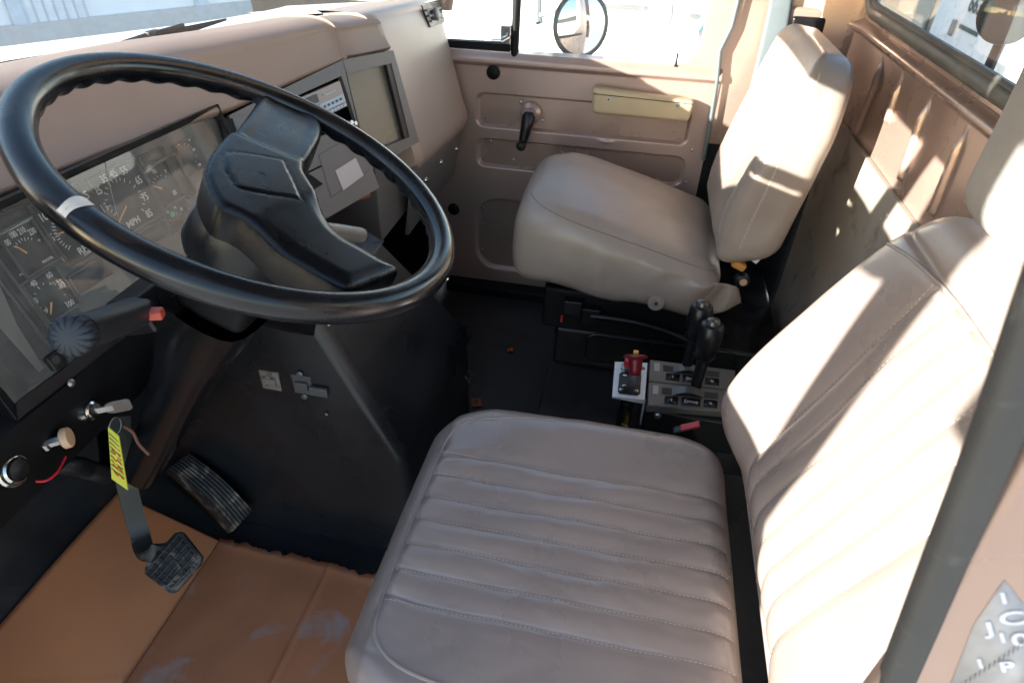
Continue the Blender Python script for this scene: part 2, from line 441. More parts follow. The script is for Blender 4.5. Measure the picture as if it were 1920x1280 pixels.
# driver side rear door pillar close to the camera: painted jamb + black seal
XP = .245
def pil(u, v, x=XP): return on(u, v, 0, x)
b = MB()
yz = [(-.232, .55), (-.232, .93), (-.213, 1.12), (-.21, 1.58), (-.42, 1.58), (-.42, .55)]
yz = [(y * .245 / .27, z) for y, z in yz]
b.prism([(XP, y + .004, z) for y, z in yz], (.016, 0, 0))
obj('door_jamb', b, paint, cab, bev=.006, seg=4)
b = MB()
path = [pil(1686, 1310), pil(1738, 1190), pil(1793, 1060), pil(1850, 930), pil(1904, 800), pil(1968, 630), pil(2085, 330), pil(2180, 60)]
path = [Vector((XP, path[0].y - .018, .55)), Vector((XP, path[0].y - .006, .78))] + path
for p in path: p.x -= .004
ring = []
for p in path:
    ring.append([p + Vector((.012, .0138, 0)), p + Vector((.004, .0138, 0)), p + Vector((.0015, .011, 0)), p + Vector((.0005, .006, 0)), p + Vector((.0012, -.001, 0)), p + Vector((.003, -.005, 0)), p + Vector((.008, -.006, 0))])
b.grid(ring); obj('door_seal', b, dooredge, cab, sharp=180)
# label with printed characters on the jamb
o = pil(1880, 1190); lb = [pil(1884, 1088, .2445), pil(1945, 1165, .2445), pil(1945, 1310, .2445), pil(1772, 1310, .2445), pil(1826, 1172, .2445)]
b = MB(); b.prism(lb, (.0004, 0, 0)); b.mi = 1
uu = (pil(1900, 1160) - pil(1840, 1166)).normalized(); vv = pil(1880, 1110) - pil(1862, 1190)
def lab_text(t, u, v, s): b.text(t, basis(pil(u, v, .2434), uu, vv), s, ext=.0001)
lab_text('J', 1856, 1178, .017); lab_text('I', 1880, 1196, .014); lab_text('C', 1898, 1160, .018); lab_text('0', 1914, 1200, .018)
lab_text('I', 1838, 1244, .014); lab_text('P', 1888, 1250, .015); lab_text('1', 1882, 1122, .014)
b.mi = 2
for k in range(16):
    p = pil(1800 + 9 * k, 1290 - 6 * k, .2434)
    b.tube([p, p + vv.normalized() * .006], .0003, 4)
obj('jamb_label', b, [labelm, labelt, M('faded_ink', (.14, .14, .15), .6)], cab, flat=True)

# ================================================================== PASSENGER DOOR
XD = 1.98
door = thing('passenger_door', 'tan metal passenger door with pressed panels and lowered handle crank', 'door', (XD, .2, 0))
def dpt(u, v, x=XD): return on(u, v, 0, x)
def rr_sdf(y, z, y0, y1, z0, z1, r):
    cy, cz = (y0 + y1) / 2, (z0 + z1) / 2; qy = abs(y - cy) - (y1 - y0) / 2 + r; qz = abs(z - cz) - (z1 - z0) / 2 + r
    return math.hypot(max(qy, 0), max(qz, 0)) + min(max(qy, qz), 0) - r
panels = [(-.157, .489, .603, .700, .02), (-.165, .489, .472, .559, .025), (-.30, .495, .092, .352, .075)]
def door_x(y, z):
    x = XD
    for (y0, y1, z0, z1, r) in panels:
        d = rr_sdf(y, z, y0, y1, z0, z1, r); x += .018 * (1 - sm(d, -.0055, .0055))
    x -= .022 * sm(z, .782, .797) - .014 * sm(z, .805, .828)
    x -= .004 * math.exp(-((y - .08) / .02) ** 2 - ((z - .588) / .006) ** 2)
    return x
b = MB()
ys = lin(-.222, .64, 190)
zs = lin(.03, .45, 70) + lin(.452, .826, 170)
b.grid([[(door_x(y, z), y, z) for y in ys] for z in zs])
b.grid([[(XD - .008 + t, y, .826 - .002 * t) for y in lin(-.222, .64, 20)] for t in (0, .02, .05)])
obj('door_panel', b, paint_int, door, sharp=180)
b = MB(); b.box((XD + .03, .20, .41), (.03, .86, .80)); obj('door_outer_skin', b, paint, door)
# window frame: rear upright with rounded lower corner, front post, top rail
b = MB()
P = [(-.222, .826), (-.222, 1.50), (-.175, 1.50), (-.162, 1.1), (-.150, .92)]
for k in range(9):
    t = PI + PI / 2 * k / 8; P.append((-.075 + .075 * math.cos(t), .902 + .076 * math.sin(t)))
b.prism([(XD - .010, y, z) for y, z in P], (.03, 0, 0))
b.box((XD, .2, 1.49), (.03, .86, .04))
obj('window_frame', b, paint_int, door, bev=.004)
b = MB(); b.poly([(XD + .012, y, z) for y, z in ((-.20, .82), (.375, .82), (.375, 1.48), (-.20, 1.48))]); obj('door_glass', b, sglass, door)
b = MB()
b.tube([(XD - .002, .378, .80), (XD - .002, .372, 1.1), (XD - .002, .360, 1.49)], .013, 8)
b.prism([(XD - .012, .39, .828), (XD - .012, .64, .828), (XD - .012, .64, .848), (XD - .012, .39, .852)], (.03, 0, 0))
vf = obj('vent_window_frame', b, blackmat, door, bev=.003)
b = MB(); b.poly([(XD + .008, y, z) for y, z in ((.385, .84), (.64, .84), (.50, 1.2), (.385, 1.46))]); obj('vent_glass', b, sglass, vf)
b = MB(); p = dpt(945, 72)
b.tube([p + Vector((-.03, .03, -.004)), p + Vector((-.034, 0, -.002)), p + Vector((-.02, -.016, .006)), p + Vector((0, -.012, .03))], [.007, .008, .008, .006], 8)
b.box(p + Vector((-.008, -.008, .012)), (.02, .03, .05))
obj('vent_latch', b, chrome, vf, bev=.002)
b = MB(); b.tube([dpt(1345, 150, 1.962), dpt(1350, 95, 1.962), dpt(1372, 50, 1.962), dpt(1392, -30, 1.962)], .006, 8)
b.tube([dpt(1345, 150, 1.962), dpt(1332, 230, 1.962), dpt(1318, 300, 1.962)], .006, 8)
obj('weatherstrip', b, strip_m, door)
b = MB(); p = dpt(1268, 118, 1.972); b.lathe([(.006, 0), (.006, .004), (.003, .006), (.003, .03), (.0042, .034), (0, .036)], p + Vector((0, 0, -.01)), (0, 0, 1), 10)
obj('lock_pin', b, blackpl, door)
# armrest
p0, p1, p2, p3 = dpt(1113, 158, 1.975), dpt(1303, 184, 1.975), dpt(1290, 222, 1.975), dpt(1112, 206, 1.975)
b = MB(); b.prism([p0, p1, p2, p3], (-.046, 0, 0)); ar = obj('armrest', b, armm, door, bev=.013, seg=5)
b = MB(); b.tube([dpt(1112, 176, 1.9285), dpt(1300, 196, 1.9285)], .0012, 6); obj('seam', b, blackmat, ar)
for u, v in ((1141, 187), (1270, 199)):
    b = MB(); b.lathe([(.0075, -.002), (.0075, .0006), (.0, .0006)], dpt(u, v, 1.929), (-1, 0, 0), 14)
    b.mi = 1; b.box(dpt(u, v, 1.9284), (.0006, .008, .0018)); b.box(dpt(u, v, 1.9282), (.0006, .0018, .008))
    obj('screw', b, [steel, inkblack], ar)
# window crank
c = dpt(995, 213, 1.985)
b = MB(); b.lathe([(.034, 0), (.034, .006), (.028, .011), (.022, .015), (.022, .03), (0, .03)], c, (-1, 0, 0), 28)
cr = obj('window_crank', b, paint_int, door)
b = MB(); a = c + Vector((-.034, 0, 0)); k = dpt(979, 270, 1.935)
b.tube([a + Vector((.004, 0, .012)), a, a * .55 + k * .45, k], [.014, .021, .017, .013], 14)
obj('crank_arm', b, blackpl, cr)
b = MB(); b.lathe([(.010, 0), (.0145, .008), (.0155, .022), (.011, .03), (0, .032)], k + Vector((-.002, 0, 0)), (-1, 0, 0), 16); obj('crank_knob', b, blackpl, cr)
for u, v in ((925, 136), (851, 392)):
    b = MB(); b.lathe([(.021, 0), (.021, .003), (.017, .006), (0, .007)], dpt(u, v, 1.979), (-1, 0, 0), 24); obj('hole_plug', b, blackmat, door)
for u, v in ((977, 192), (1018, 226), (920, 265), (963, 299), (1298, 282), (1287, 342), (905, 388), (904, 467)):
    b = MB(); b.lathe([(.0045, 0), (.0045, .0015), (.002, .003), (0, .003)], dpt(u, v, 1.979 if v not in (265, 299) else 1.99), (-1, 0, 0), 12); obj('panel_screw', b, steel, door)
b = MB(); b.box((XD - .03, .2, .02), (.06, .8, .035)); obj('sill_plate', b, blackmat, cab, bev=.006)

# opened driver door, swung out to the left of the camera's view
dd_ = thing('driver_door', 'opened tan driver door swung out ahead of the camera', 'door', (.17, .86, -.1))
def od(u, z, t=0): return Vector((.17 - u * .99, .86 + u * .10 + t, z))
b = MB(); b.prism([od(0, -.12), od(.90, -.12), od(.90, .860), od(.60, .860), od(.52, .97), od(0, .97)], (0, .05, 0)); obj('door_panel', b, paint_int, dd_, bev=.01)
b = MB()  # posts and rails, plus added plates that shade headrest, wheel hub and jamb
for q in ([(.435, .83), (.53, .83), (.51, 1.52), (.42, 1.52)], [(0, .9), (.04, .9), (.40, 1.55), (.33, 1.55)], [(.14, 1.20), (.40, 1.26), (.43, 1.55), (.24, 1.55)], [(-.06, .9), (.17, .9), (.15, 1.17), (-.06, 1.17)], [(.30, 1.49), (.92, 1.49), (.92, 1.56), (.30, 1.56)],
          [(.86, .82), (.92, .82), (.92, 1.56), (.86, 1.56)], [(.70, 1.27), (.87, 1.27), (.87, 1.50), (.70, 1.50)]):
    b.prism([od(u, z, .01) for u, z in q], (0, .03, 0))
obj('window_frame', b, blackmat, dd_)
b = MB(); b.poly([od(.45, .84, .025), od(.87, .84, .025), od(.87, 1.5, .025), od(.45, 1.5, .025)]); obj('door_glass', b, sglass, dd_)

# seat belt webbing on the passenger pillar
b = MB()
L = [on(1448, -40, 0, 1.945), on(1440, 20, 0, 1.945), on(1424, 90, 0, 1.945), on(1404, 170, 0, 1.94), on(1390, 240, 0, 1.94)]
Rr = [on(1492, -40, 0, 1.945), on(1484, 20, 0, 1.945), on(1472, 90, 0, 1.945), on(1452, 170, 0, 1.94), on(1436, 240, 0, 1.94)]
b.grid([[l + (r - l) * t + Vector((-.002 * math.sin(PI * t), 0, 0)) for t in lin(0, 1, 6)] for l, r in zip(L, Rr)])
o = obj('seat_belt', b, beltm, None, loc=tuple(L[-1])); sdm = o.modifiers.new('s', 'SOLIDIFY'); sdm.thickness = .0015
tag(o, 'dark grey webbing seat belt hanging beside the far door', 'seat belt')

# ================================================================== DASHBOARD
dash = thing('dashboard', 'tan padded truck dashboard with grey angled radio panel', 'dashboard', (1.1, .8, .6))
# --- padded hood: loft of bottom edge -> face -> crest -> top -> windshield base
def interp(tab, x):
    for (a, *pa), (c, *pc) in zip(tab, tab[1:]):
        if x <= c or c == tab[-1][0]:
            t = (x - a) / (c - a); t = min(max(t, 0), 1); return [p + (q - p) * t for p, q in zip(pa, pc)]
# x: (bottom y, bottom z, crest y, crest z, back y)
TAB = [(.22, .810, .895, .925, 1.015, 1.115), (.35, .806, .895, .920, 1.02, 1.114), (.43, .803, .895, .912, 1.115, 1.112), (.57, .797, .897, .905, 1.06, 1.112), (.68, .788, .897, .893, 1.0, 1.108), (.80, .775, .895, .87, 1.0, 1.105), (1.0, .738, .892, .81, 1.0, 1.05), (1.06, .722, .892, .79, 1.0, 1.03),  # left crest raised out of view to shade the far seat
       (1.20, .675, .908, .715, 1.0, .955), (1.345, .624, .924, .655, 1.0, .885)]
TAB2 = [(1.30, .660, .925, .69, .995, .905), (1.40, .612, .921, .645, .990, .85), (1.50, .578, .917, .612, .986, .80)]
def pad_section(x, tab):
    yb, zb, yc, zc, yk = interp(tab, x)
    P = [(yb + .03, zb - .012), (yb + .008, zb - .006), (yb, zb + .004)]
    h = zc - zb
    for t in (.15, .3, .45, .6, .72): P.append((yb + (yc - yb) * .75 * t + .004 * math.sin(PI * t), zb + h * t))
    f = (yb + (yc - yb) * .56, zb + h * .74); c = (yc + .045, zc)
    for k in range(1, 9):
        a = PI / 2 * k / 8; P.append((c[0] - (c[0] - f[0]) * math.cos(a), f[1] + (c[1] - f[1]) * math.sin(a)))
    for t in (.25, .5, .75, 1): P.append((c[0] + (yk - c[0]) * t, zc - .040 * t * t))
    return [Vector((x, y, z)) for y, z in P]
b = MB()
xs = lin(.22, 1.345, 60)
V = b.grid([pad_section(x, TAB) for x in xs])
fs = b.bm.faces.new(V[-1]); fs.smooth = False
obj('dash_pad', b, dashpad, dash, bev=.006, seg=3, ang=50)
b = MB(); b.grid([pad_section(x, TAB2) for x in lin(1.30, 1.50, 16)]); obj('dash_pad', b, dashpad, dash)
# --- passenger side wing (glovebox panel)
b = MB()
wp = [(.80, -.015), (.66, .0), (.628, .0), (.612, -.006), (.600, -.02), (.592, -.045), (.563, -.15), (.535, -.26), (.520, -.305), (.5165, -.325), (.522, -.342), (.545, -.385), (.60, -.395)]
def wing(x, p):
    y, dz = wp[p]; return Vector((x, y + .012 * (1 - sm(x, 1.475, 1.50)), .990 - .075 * (x - 1.5) + dz))
b.grid([[wing(x, k) for k in range(len(wp))] for x in [1.474, 1.476, 1.48, 1.486, 1.495] + lin(1.51, 1.955, 14)])
V = [b.bm.verts.new(wing(1.474, k)) for k in range(len(wp))]; V2 = [b.bm.verts.new(wing(1.474, k) + Vector((0, .10, 0))) for k in range(len(wp))]
for k in range(len(wp) - 1): f = b.bm.faces.new((V[k], V[k + 1], V2[k + 1], V2[k])); f.smooth = True
V = [wing(1.955, k) for k in range(len(wp))]; b.grid([V, [p + Vector((0.0, .10, 0)) for p in V]])
obj('glovebox_panel', b, glovep, dash, sharp=60)
# vent at its top outer corner
b = MB()
q = [on(788, 10, 1, .60), on(822, 3, 1, .60), on(833, 42, 1, .588), on(805, 52, 1, .588)]
for p in q: p.y -= .004
b.prism(q, (0, .004, 0)); av = obj('air_vent', b, blackpl, dash, bev=.002)
b = MB()
for t in (.25, .5, .75): b.tube([q[0].lerp(q[3], t) + Vector((.012, -.003, 0)), q[1].lerp(q[2], t) + Vector((-.012, -.003, 0))], .003, 6)
obj('vent_louver', b, trimgrey, av)
b = MB(); cc = (q[0] + q[2]) / 2 + Vector((0.0, -.004, 0)); b.lathe([(.017, 0), (.017, .006), (.012, .009), (0, .009)], cc, (0, -1, .2), 20); obj('vent_wheel', b, trimgrey, av)
# black kick strip below the wing with three bolts
b = MB()
q = [Vector((1.47, .526, .650)), Vector((1.955, .526, .618)), Vector((1.955, .57, .44)), Vector((1.50, .57, .44))]
b.prism(q, (0, .012, 0)); ks = obj('kick_strip', b, trimgrey, dash, bev=.002)
for u, v in ((798, 337), (826, 304), (855, 279)):
    b = MB(); b.lathe([(.0075, 0), (.0075, .002), (.005, .006), (0, .007)], on(u, v, 1, .522), (0, -1, 0), 14); obj('bolt', b, chrome, ks)
# --- angled grey trim: facet A (radio) and facet B (cover plate)
A0, A1, A2 = Vector((1.06, .726, .889)), Vector((1.338, .626, .924)), on(680, 271, 1, .585)
nA = (A1 - A0).cross(A2 - A0).normalized(); nA = nA if nA.y < 0 else -nA
B0, B1, B2 = A1, Vector((1.492, .570, .916)), on(786, 266, 1, .520)
nB = (B1 - B0).cross(B2 - B0).normalized(); nB = nB if nB.y < 0 else -nB
def fa(u, v, h=0): return onp(u, v, A0 + nA * h, nA)
def fb(u, v, h=0): return onp(u, v, B0 + nB * h, nB)
def plate(mb, quad, nrm, th): mb.prism([p for p in quad], -nrm * th)
def frame(mb, outer, inner, nrm, th):
    """flat frame between two closed outlines with the same count"""
    n = len(outer)
    for i in range(n):
        j = (i + 1) % n
        mb.prism([outer[i], outer[j], inner[j], inner[i]], -nrm * th)
A3 = fa(400, 400); seamB = fa(680, 271)
lowA = fa(705, 345)
b = MB()
radq = [fa(559, 175), fa(640, 142), fa(671, 233), fa(582, 275)]
outA = [fa(430, 216), A1, seamB, fa(440, 390)]
frame(b, outA, [fa(470, 219), fa(640, 143), fa(672, 234), fa(488, 290)], nA, .014)
plate(b, [fa(470, 219), fa(553, 182), fa(575, 268), fa(488, 290)], nA, .014)
plate(b, [fa(440, 390), fa(682, 276), fa(712, 352), fa(560, 440)], nA, .016)
obj('radio_trim', b, trimgrey, dash, bev=.0012, seg=2)
b = MB()
scr = [fb(650, 139), fb(734, 119), fb(768, 257), fb(686, 291)]
frame(b, [B0, B1, B2, fb(697, 318)], scr, nB, .016)
obj('cover_trim', b, trimgrey, dash, bev=.0015, seg=2)
b = MB(); plate(b, [p - nB * .014 for p in scr], nB, .003); cp = obj('cover_plate', b, screenm, dash)
b = MB(); w = (scr[0] - scr[1]).normalized() * .016
plate(b, [scr[1] - nB * .002 + w, scr[1] - nB * .002, scr[2] - nB * .002, scr[2] - nB * .002 + w], nB, .010); obj('screen_jamb', b, blackpl, cp, bev=.001)
# recesses behind the trim
b = MB(); plate(b, [fa(425, 200, -.05), A1 - nA * .05, fa(712, 352, -.05), fa(440, 420, -.05)], nA, .004)
obj('trim_backing', b, blackmat, dash)
# --- radio
b = MB()
ra = [fa(564, 183, .001), fa(637, 151, .001), fa(652, 199, .001), fa(580, 234, .001)]
plate(b, ra, nA, .03); radio = obj('radio', b, radiom, dash, bev=.0015)
def rq(a, c):                                           # bilinear point of the radio face
    return ra[0].lerp(ra[1], a).lerp(ra[3].lerp(ra[2], a), c) + nA * .0015
def rplate(a0, a1, c0, c1, h=.0015):
    return [rq(a0, c0) + nA * h, rq(a1, c0) + nA * h, rq(a1, c1) + nA * h, rq(a0, c1) + nA * h]
b = MB(); plate(b, rplate(.05, .36, .10, .40, .0005), nA, .002); obj('display', b, radiod, radio)
b = MB(); plate(b, rplate(.36, .97, .50, .80, .0003), nA, .001); obj('control_strip', b, btnm, radio)
for k in range(8):
    b = MB(); plate(b, rplate(.30 + .083 * k, .372 + .083 * k, .84, .965, .002), nA, .003); obj('button', b, btnm, radio, bev=.0004)
for k in range(5):
    b = MB(); plate(b, rplate(.42 + .105 * k, .48 + .105 * k, .60, .69, .001), nA, .003); obj('slot', b, radiod, radio)
b = MB(); mm = basis(rq(.66, .25) + nA * .0012, ra[1] - ra[0], ra[0] - ra[3]); b.text('Panasonic', mm, .0085)
obj('lettering', b, white, radio, flat=True)
for t in (.35, .55):
    b = MB(); b.lathe([(.006, 0), (.006, .010), (.004, .014), (0, .014)], fa(640 + 12 * t * 3, 228 + t * 8), nA, 14); obj('knob', b, chrome, dash)
# --- lower tray lid with blank sticker, vents and slots
b = MB(); lid = [fa(598, 290, .002), fa(676, 246, .002), fa(694, 318, .002), fa(622, 371, .002)]
plate(b, lid, nA, .012); tl = obj('tray_lid', b, trimgrey, dash, bev=.0015)
b = MB(); plate(b, [fa(629, 320, .0035), fa(667, 296, .0035), fa(682, 329, .0035), fa(644, 357, .0035)], nA, .001); obj('blank_sticker', b, sticker, tl)
b = MB(); plate(b, [fa(572, 322, .003), fa(586, 330, .003), fa(606, 345, .003), fa(578, 362, .003)], nA, .004); obj('vent_slot', b, blackmat, dash)
b = MB(); plate(b, [fa(466, 224, .001), fa(548, 187, .001), fa(560, 230, .001), fa(480, 268, .001)], nA, .004); obj('heater_panel', b, blackpl, dash, bev=.001)
b = MB(); plate(b, [fa(412, 226, .003), fa(436, 222, .003), fa(452, 268, .003), fa(424, 276, .003)], nA, .004); obj('vent_slot', b, blackmat, dash)
# dark storage box under the cover plate and angled shelf
b = MB(); b.box((1.46, .66, .60), (.24, .16, .20)); obj('storage_box', b, trimgrey, dash, bev=.004)
b = MB(); b.box((1.12, .82, .52), (.52, .16, .03), Matrix.Rotation(.2, 3, 'X')); obj('lower_shelf', b, blackmat, dash, bev=.004)
b = MB(); b.tube([fa(610, 400, -.04), fa(660, 372, -.05), fa(690, 366, -.06)], .008, 8); obj('loom', b, rust, dash)

# ---------------------------------------------------------------- lower panel below the cluster, switches
b = MB()
pr = [(.800, .905), (.735, .690), (.705, .678), (.700, .655), (.708, .625), (.722, .56), (.80, .50), (.92, .46)]
b.grid([[(x, y, z) for y, z in pr] for x in lin(.22, 1.02, 12)])
obj('lower_panel', b, blackmat, dash, sharp=30)
def lp(u, v, y=.702): return on(u, v, 1, y)
b = MB(); b.lathe([(.0055, 0), (.0055, .0015), (.003, .003), (0, .003)], lp(133, 718, .699), (0, -1, .3), 12); obj('panel_screw', b, steel, dash)
# key switch
ks = lp(158, 770, .712)
kax = (lp(163, 768, .66) - ks).normalized(); kax = Vector((.10, -.95, .12)).normalized()
b = MB(); b.lathe([(.0155, 0), (.0155, .006), (.0135, .010), (.0135, .014), (.0105, .016), (.0105, .019), (0, .019)], ks, kax, 26); obj('key_switch', b, chrome, dash)
# beige pull knob
kb = lp(84, 832, .712); ka = Vector((.52, -.82, .10)).normalized()
b = MB(); b.lathe([(.010, 0), (.010, .004), (.0065, .006), (.0065, .022), (0, .022)], kb, ka, 6); pk = obj('pull_knob', b, steel, dash)
b = MB(); b.lathe([(.006, .020), (.012, .021), (.0142, .023), (.0142, .029), (.013, .031), (0, .032)], kb, ka, 24); obj('knob_head', b, beigekn, pk)
# round black switch with chrome bezels
cl0 = lp(20, 880, .708)
b = MB(); b.lathe([(.0225, 0), (.0225, .004), (.020, .006), (.0195, .004), (.0185, .004), (.018, .009), (.0155, .011), (.0145, .008), (0, .008)], cl0, (.10, -.93, .2), 32); sw = obj('power_socket', b, chrome, dash)
b = MB(); b.lathe([(.0142, .008), (.013, .014), (.006, .016), (0, .0175)], cl0, (.10, -.93, .2), 20); obj('socket_cap', b, blackpl, sw)
b = MB(); b.tube(spline([lp(68, 902, .70), lp(88, 900, .69), lp(108, 884, .69), lp(123, 856, .70)], 6), .0016, 8); o = obj('red_wire', b, wirer, None, loc=tuple(lp(68, 902, .70)))
tag(o, 'thin red wire curving below the beige pull knob', 'wire')
b = MB(); pts = spline([Vector((.42, .80, .62)), lp(125, 872, .74), lp(165, 880, .74), lp(205, 884, .74), Vector((.62, .80, .47))], 26)
b.tube(pts, [.0135 + (.0016 if i % 2 else -.0008) for i in range(len(pts))], 12, caps=True); o = obj('conduit', b, blackpl, None, loc=tuple(pts[0]), sharp=180)
tag(o, 'ribbed black conduit hose under the key switch', 'hose')
# ignition key, ring and tag
kp = ks + kax * .019
key = thing('ignition_key', 'metal ignition key sitting in its chrome switch', 'key', tuple(kp))
kd = (on(212, 778, 1, .655) - kp); kd = (kax * 1.0 + Vector((.62, 0, -.18))).normalized()
kv = Vector((.15, 0, -1)); kv = (kv - kd * kv.dot(kd)).normalized()
b = MB(); b.box(kp + kd * .010, (.010, .0025, .022), basis((0, 0, 0), kv, kd).to_3x3() @ Matrix.Rotation(PI / 2, 3, 'X')); obj('key_blade', b, steel, key)
b = MB(); pc = [(-.008, .012), (-.0115, .020), (-.0115, .040), (-.008, .044), (.008, .044), (.0115, .040), (.0115, .020), (.008, .012)]
kn = kd.cross(kv)
b.prism([kp + kv * a + kd * h + kn * .0012 for a, h in pc], kn * -.0024); obj('key_bow', b, M('worn_key_steel', (.20, .18, .17), .45, metal=.9), key, bev=.0006)
khole = kp + kd * .040 + kv * .003
YK = khole.y - .004
cr_ = on(216, 799, 1, YK)
b = MB(); ax1 = Vector((.8, .1, 0)).normalized()
b.tube([cr_ + (ax1 * math.cos(2 * PI * k / 40) + Vector((0, 0, 1)) * math.sin(2 * PI * k / 40)) * .0125 for k in range(40)], .0008, 8, closed=True)
o = obj('key_ring', b, steel, None, loc=tuple(cr_)); tag(o, 'thin steel split ring through the ignition key', 'key ring')
pts = [on(203, 800, 1, YK - .004), on(223, 817, 1, YK - .018), on(240, 918, 1, YK - .018), on(210, 897, 1, YK - .004)]
tp = pts[0]
kt = thing('key_tag', 'yellow plastic key tag with handwritten marks on steel ring', 'key tag', tuple(tp))
tu = (pts[1] - pts[0]).normalized(); tw = (pts[3] - pts[0]).normalized(); TWD, TLN = (pts[1] - pts[0]).length, (pts[3] - pts[0]).length
nn = tu.cross(tw).normalized()
b = MB(); b.prism([p - nn * .0008 for p in pts], nn * .0016); tgp = obj('tag_plate', b, tagy, kt)
b = MB()
for s in (-1, 1):
    for k in range(9):
        a = pts[0].lerp(pts[3], .10 + .085 * k) + tu * .001 + nn * (.001 * s); c_ = pts[1].lerp(pts[2], .12 + .085 * k) - tu * .002 + nn * (.001 * s); b.tube([a, c_], .0004, 4)
b.mi = 1
for s in (-1, 1):
    for k, (t0, dd) in enumerate(((.040, .012), (.047, .010), (.055, .011), (.062, .008))):
        a = pts[0].lerp(pts[3], .38 + .14 * k) + nn * (.0014 * s); c_ = pts[1].lerp(pts[2], .38 + .14 * k) + nn * (.0014 * s); b.tube([a.lerp(c_, .2), a.lerp(c_, .5) + tw * .003, a.lerp(c_, .55) - tw * .002, a.lerp(c_, .85) + tw * .002], .0007, 4)
obj('handwriting', b, [inkblack, tagred], tgp)
b = MB(); pt = cr_ + Vector((.012, .0, -.012)); pt = spline([pt, pt + Vector((.009, 0, -.02)), pt + Vector((.010, .0, -.045)), pt + Vector((.018, .0, -.075))], 6); b.tube(pt, [.0022] * len(pt), 6)
o = obj('leather_strap', b, M('brown_leather', (.16, .08, .05), .7), None, loc=tuple(pt[0])); tag(o, 'short brown leather strap hanging from the key ring', 'strap')

# ================================================================== INSTRUMENT CLUSTER
CO = Vector((.462, .722, .690)); cu_ = Vector((1, -.06, 0)).normalized(); cv_ = Vector((0, .30, 1)); CB = basis(CO, cu_, cv_); cn = Vector(CB.col[2][:3])
if cn.y > 0: cn = -cn
clu = thing('instrument_cluster', 'wide instrument cluster of dark gauges behind the steering wheel', 'instrument cluster', tuple(CO))
def c3(u, v, h=0): return onp(u, v, CO + cn * h, cn)
def z5(x, y): return (x / 3.122, 330 + y / 3.122)
def z6(x, y): return (100 + x / 4.572, 200 + y / 4.572)
def quad(pts, h): return [c3(u, v, h) for u, v in pts]
cuv = Vector(CB.col[0][:3]); cvv = Vector(CB.col[1][:3])
uv = lambda p: ((p - CO).dot(cuv), (p - CO).dot(cvv))
P3 = lambda u, v, h=0: CO + cuv * u + cvv * v + cn * h
corners = [uv(c3(*q)) for q in ((28, 768), (107, 331), (400, 221))]
U0 = .004; U1 = uv(c3(400, 221))[0]; V0 = .004; V1 = (uv(c3(107, 331))[1] + uv(c3(400, 221))[1]) / 2
b = MB(); b.prism([P3(U0 - .01, V0 - .01, -.022), P3(U1 + .01, V0 - .01, -.022), P3(U1 + .01, V1 + .01, -.022), P3(U0 - .01, V1 + .01, -.022)], -cn * .004)
face = obj('face_panel', b, clusterm, clu)
b = MB()
o4 = [P3(U0 - .016, V0 - .016, .014), P3(U1 + .004, V0 - .016, .012), P3(U1 + .004, V1 + .012, .022), P3(U0 - .016, V1 + .012, .034)]
i4 = [P3(U0, V0, .004), P3(U1, V0, .004), P3(U1, V1, .004), P3(U0, V1, .004)]
for k in range(4):
    j = (k + 1) % 4; b.prism([o4[k], o4[j], i4[j], i4[k]], -cn * .030)
obj('bezel', b, blackpl, clu, bev=.002)
b = MB(); b.poly([P3(U0, V0, .002), P3(U1, V0, .002), P3(U1, V1, .002), P3(U0, V1, .002)]); ln = obj('lens', b, lens, clu)
b = MB(); b.tube([c3(*z6(440, 460), .0025), c3(*z6(490, 700), .0025), c3(*z6(540, 900), .0025), c3(*z6(600, 1080), .0025)], .0004, 4); obj('crack', b, greyprint, ln)
def fitc(pts):
    A = np.array([[2 * x, 2 * y, 1] for x, y in pts]); r = np.array([x * x + y * y for x, y in pts])
    s = np.linalg.lstsq(A, r, rcond=None)[0]; return s[0], s[1], math.sqrt(max(1e-9, s[2] + s[0] ** 2 + s[1] ** 2))
GH = -.0185
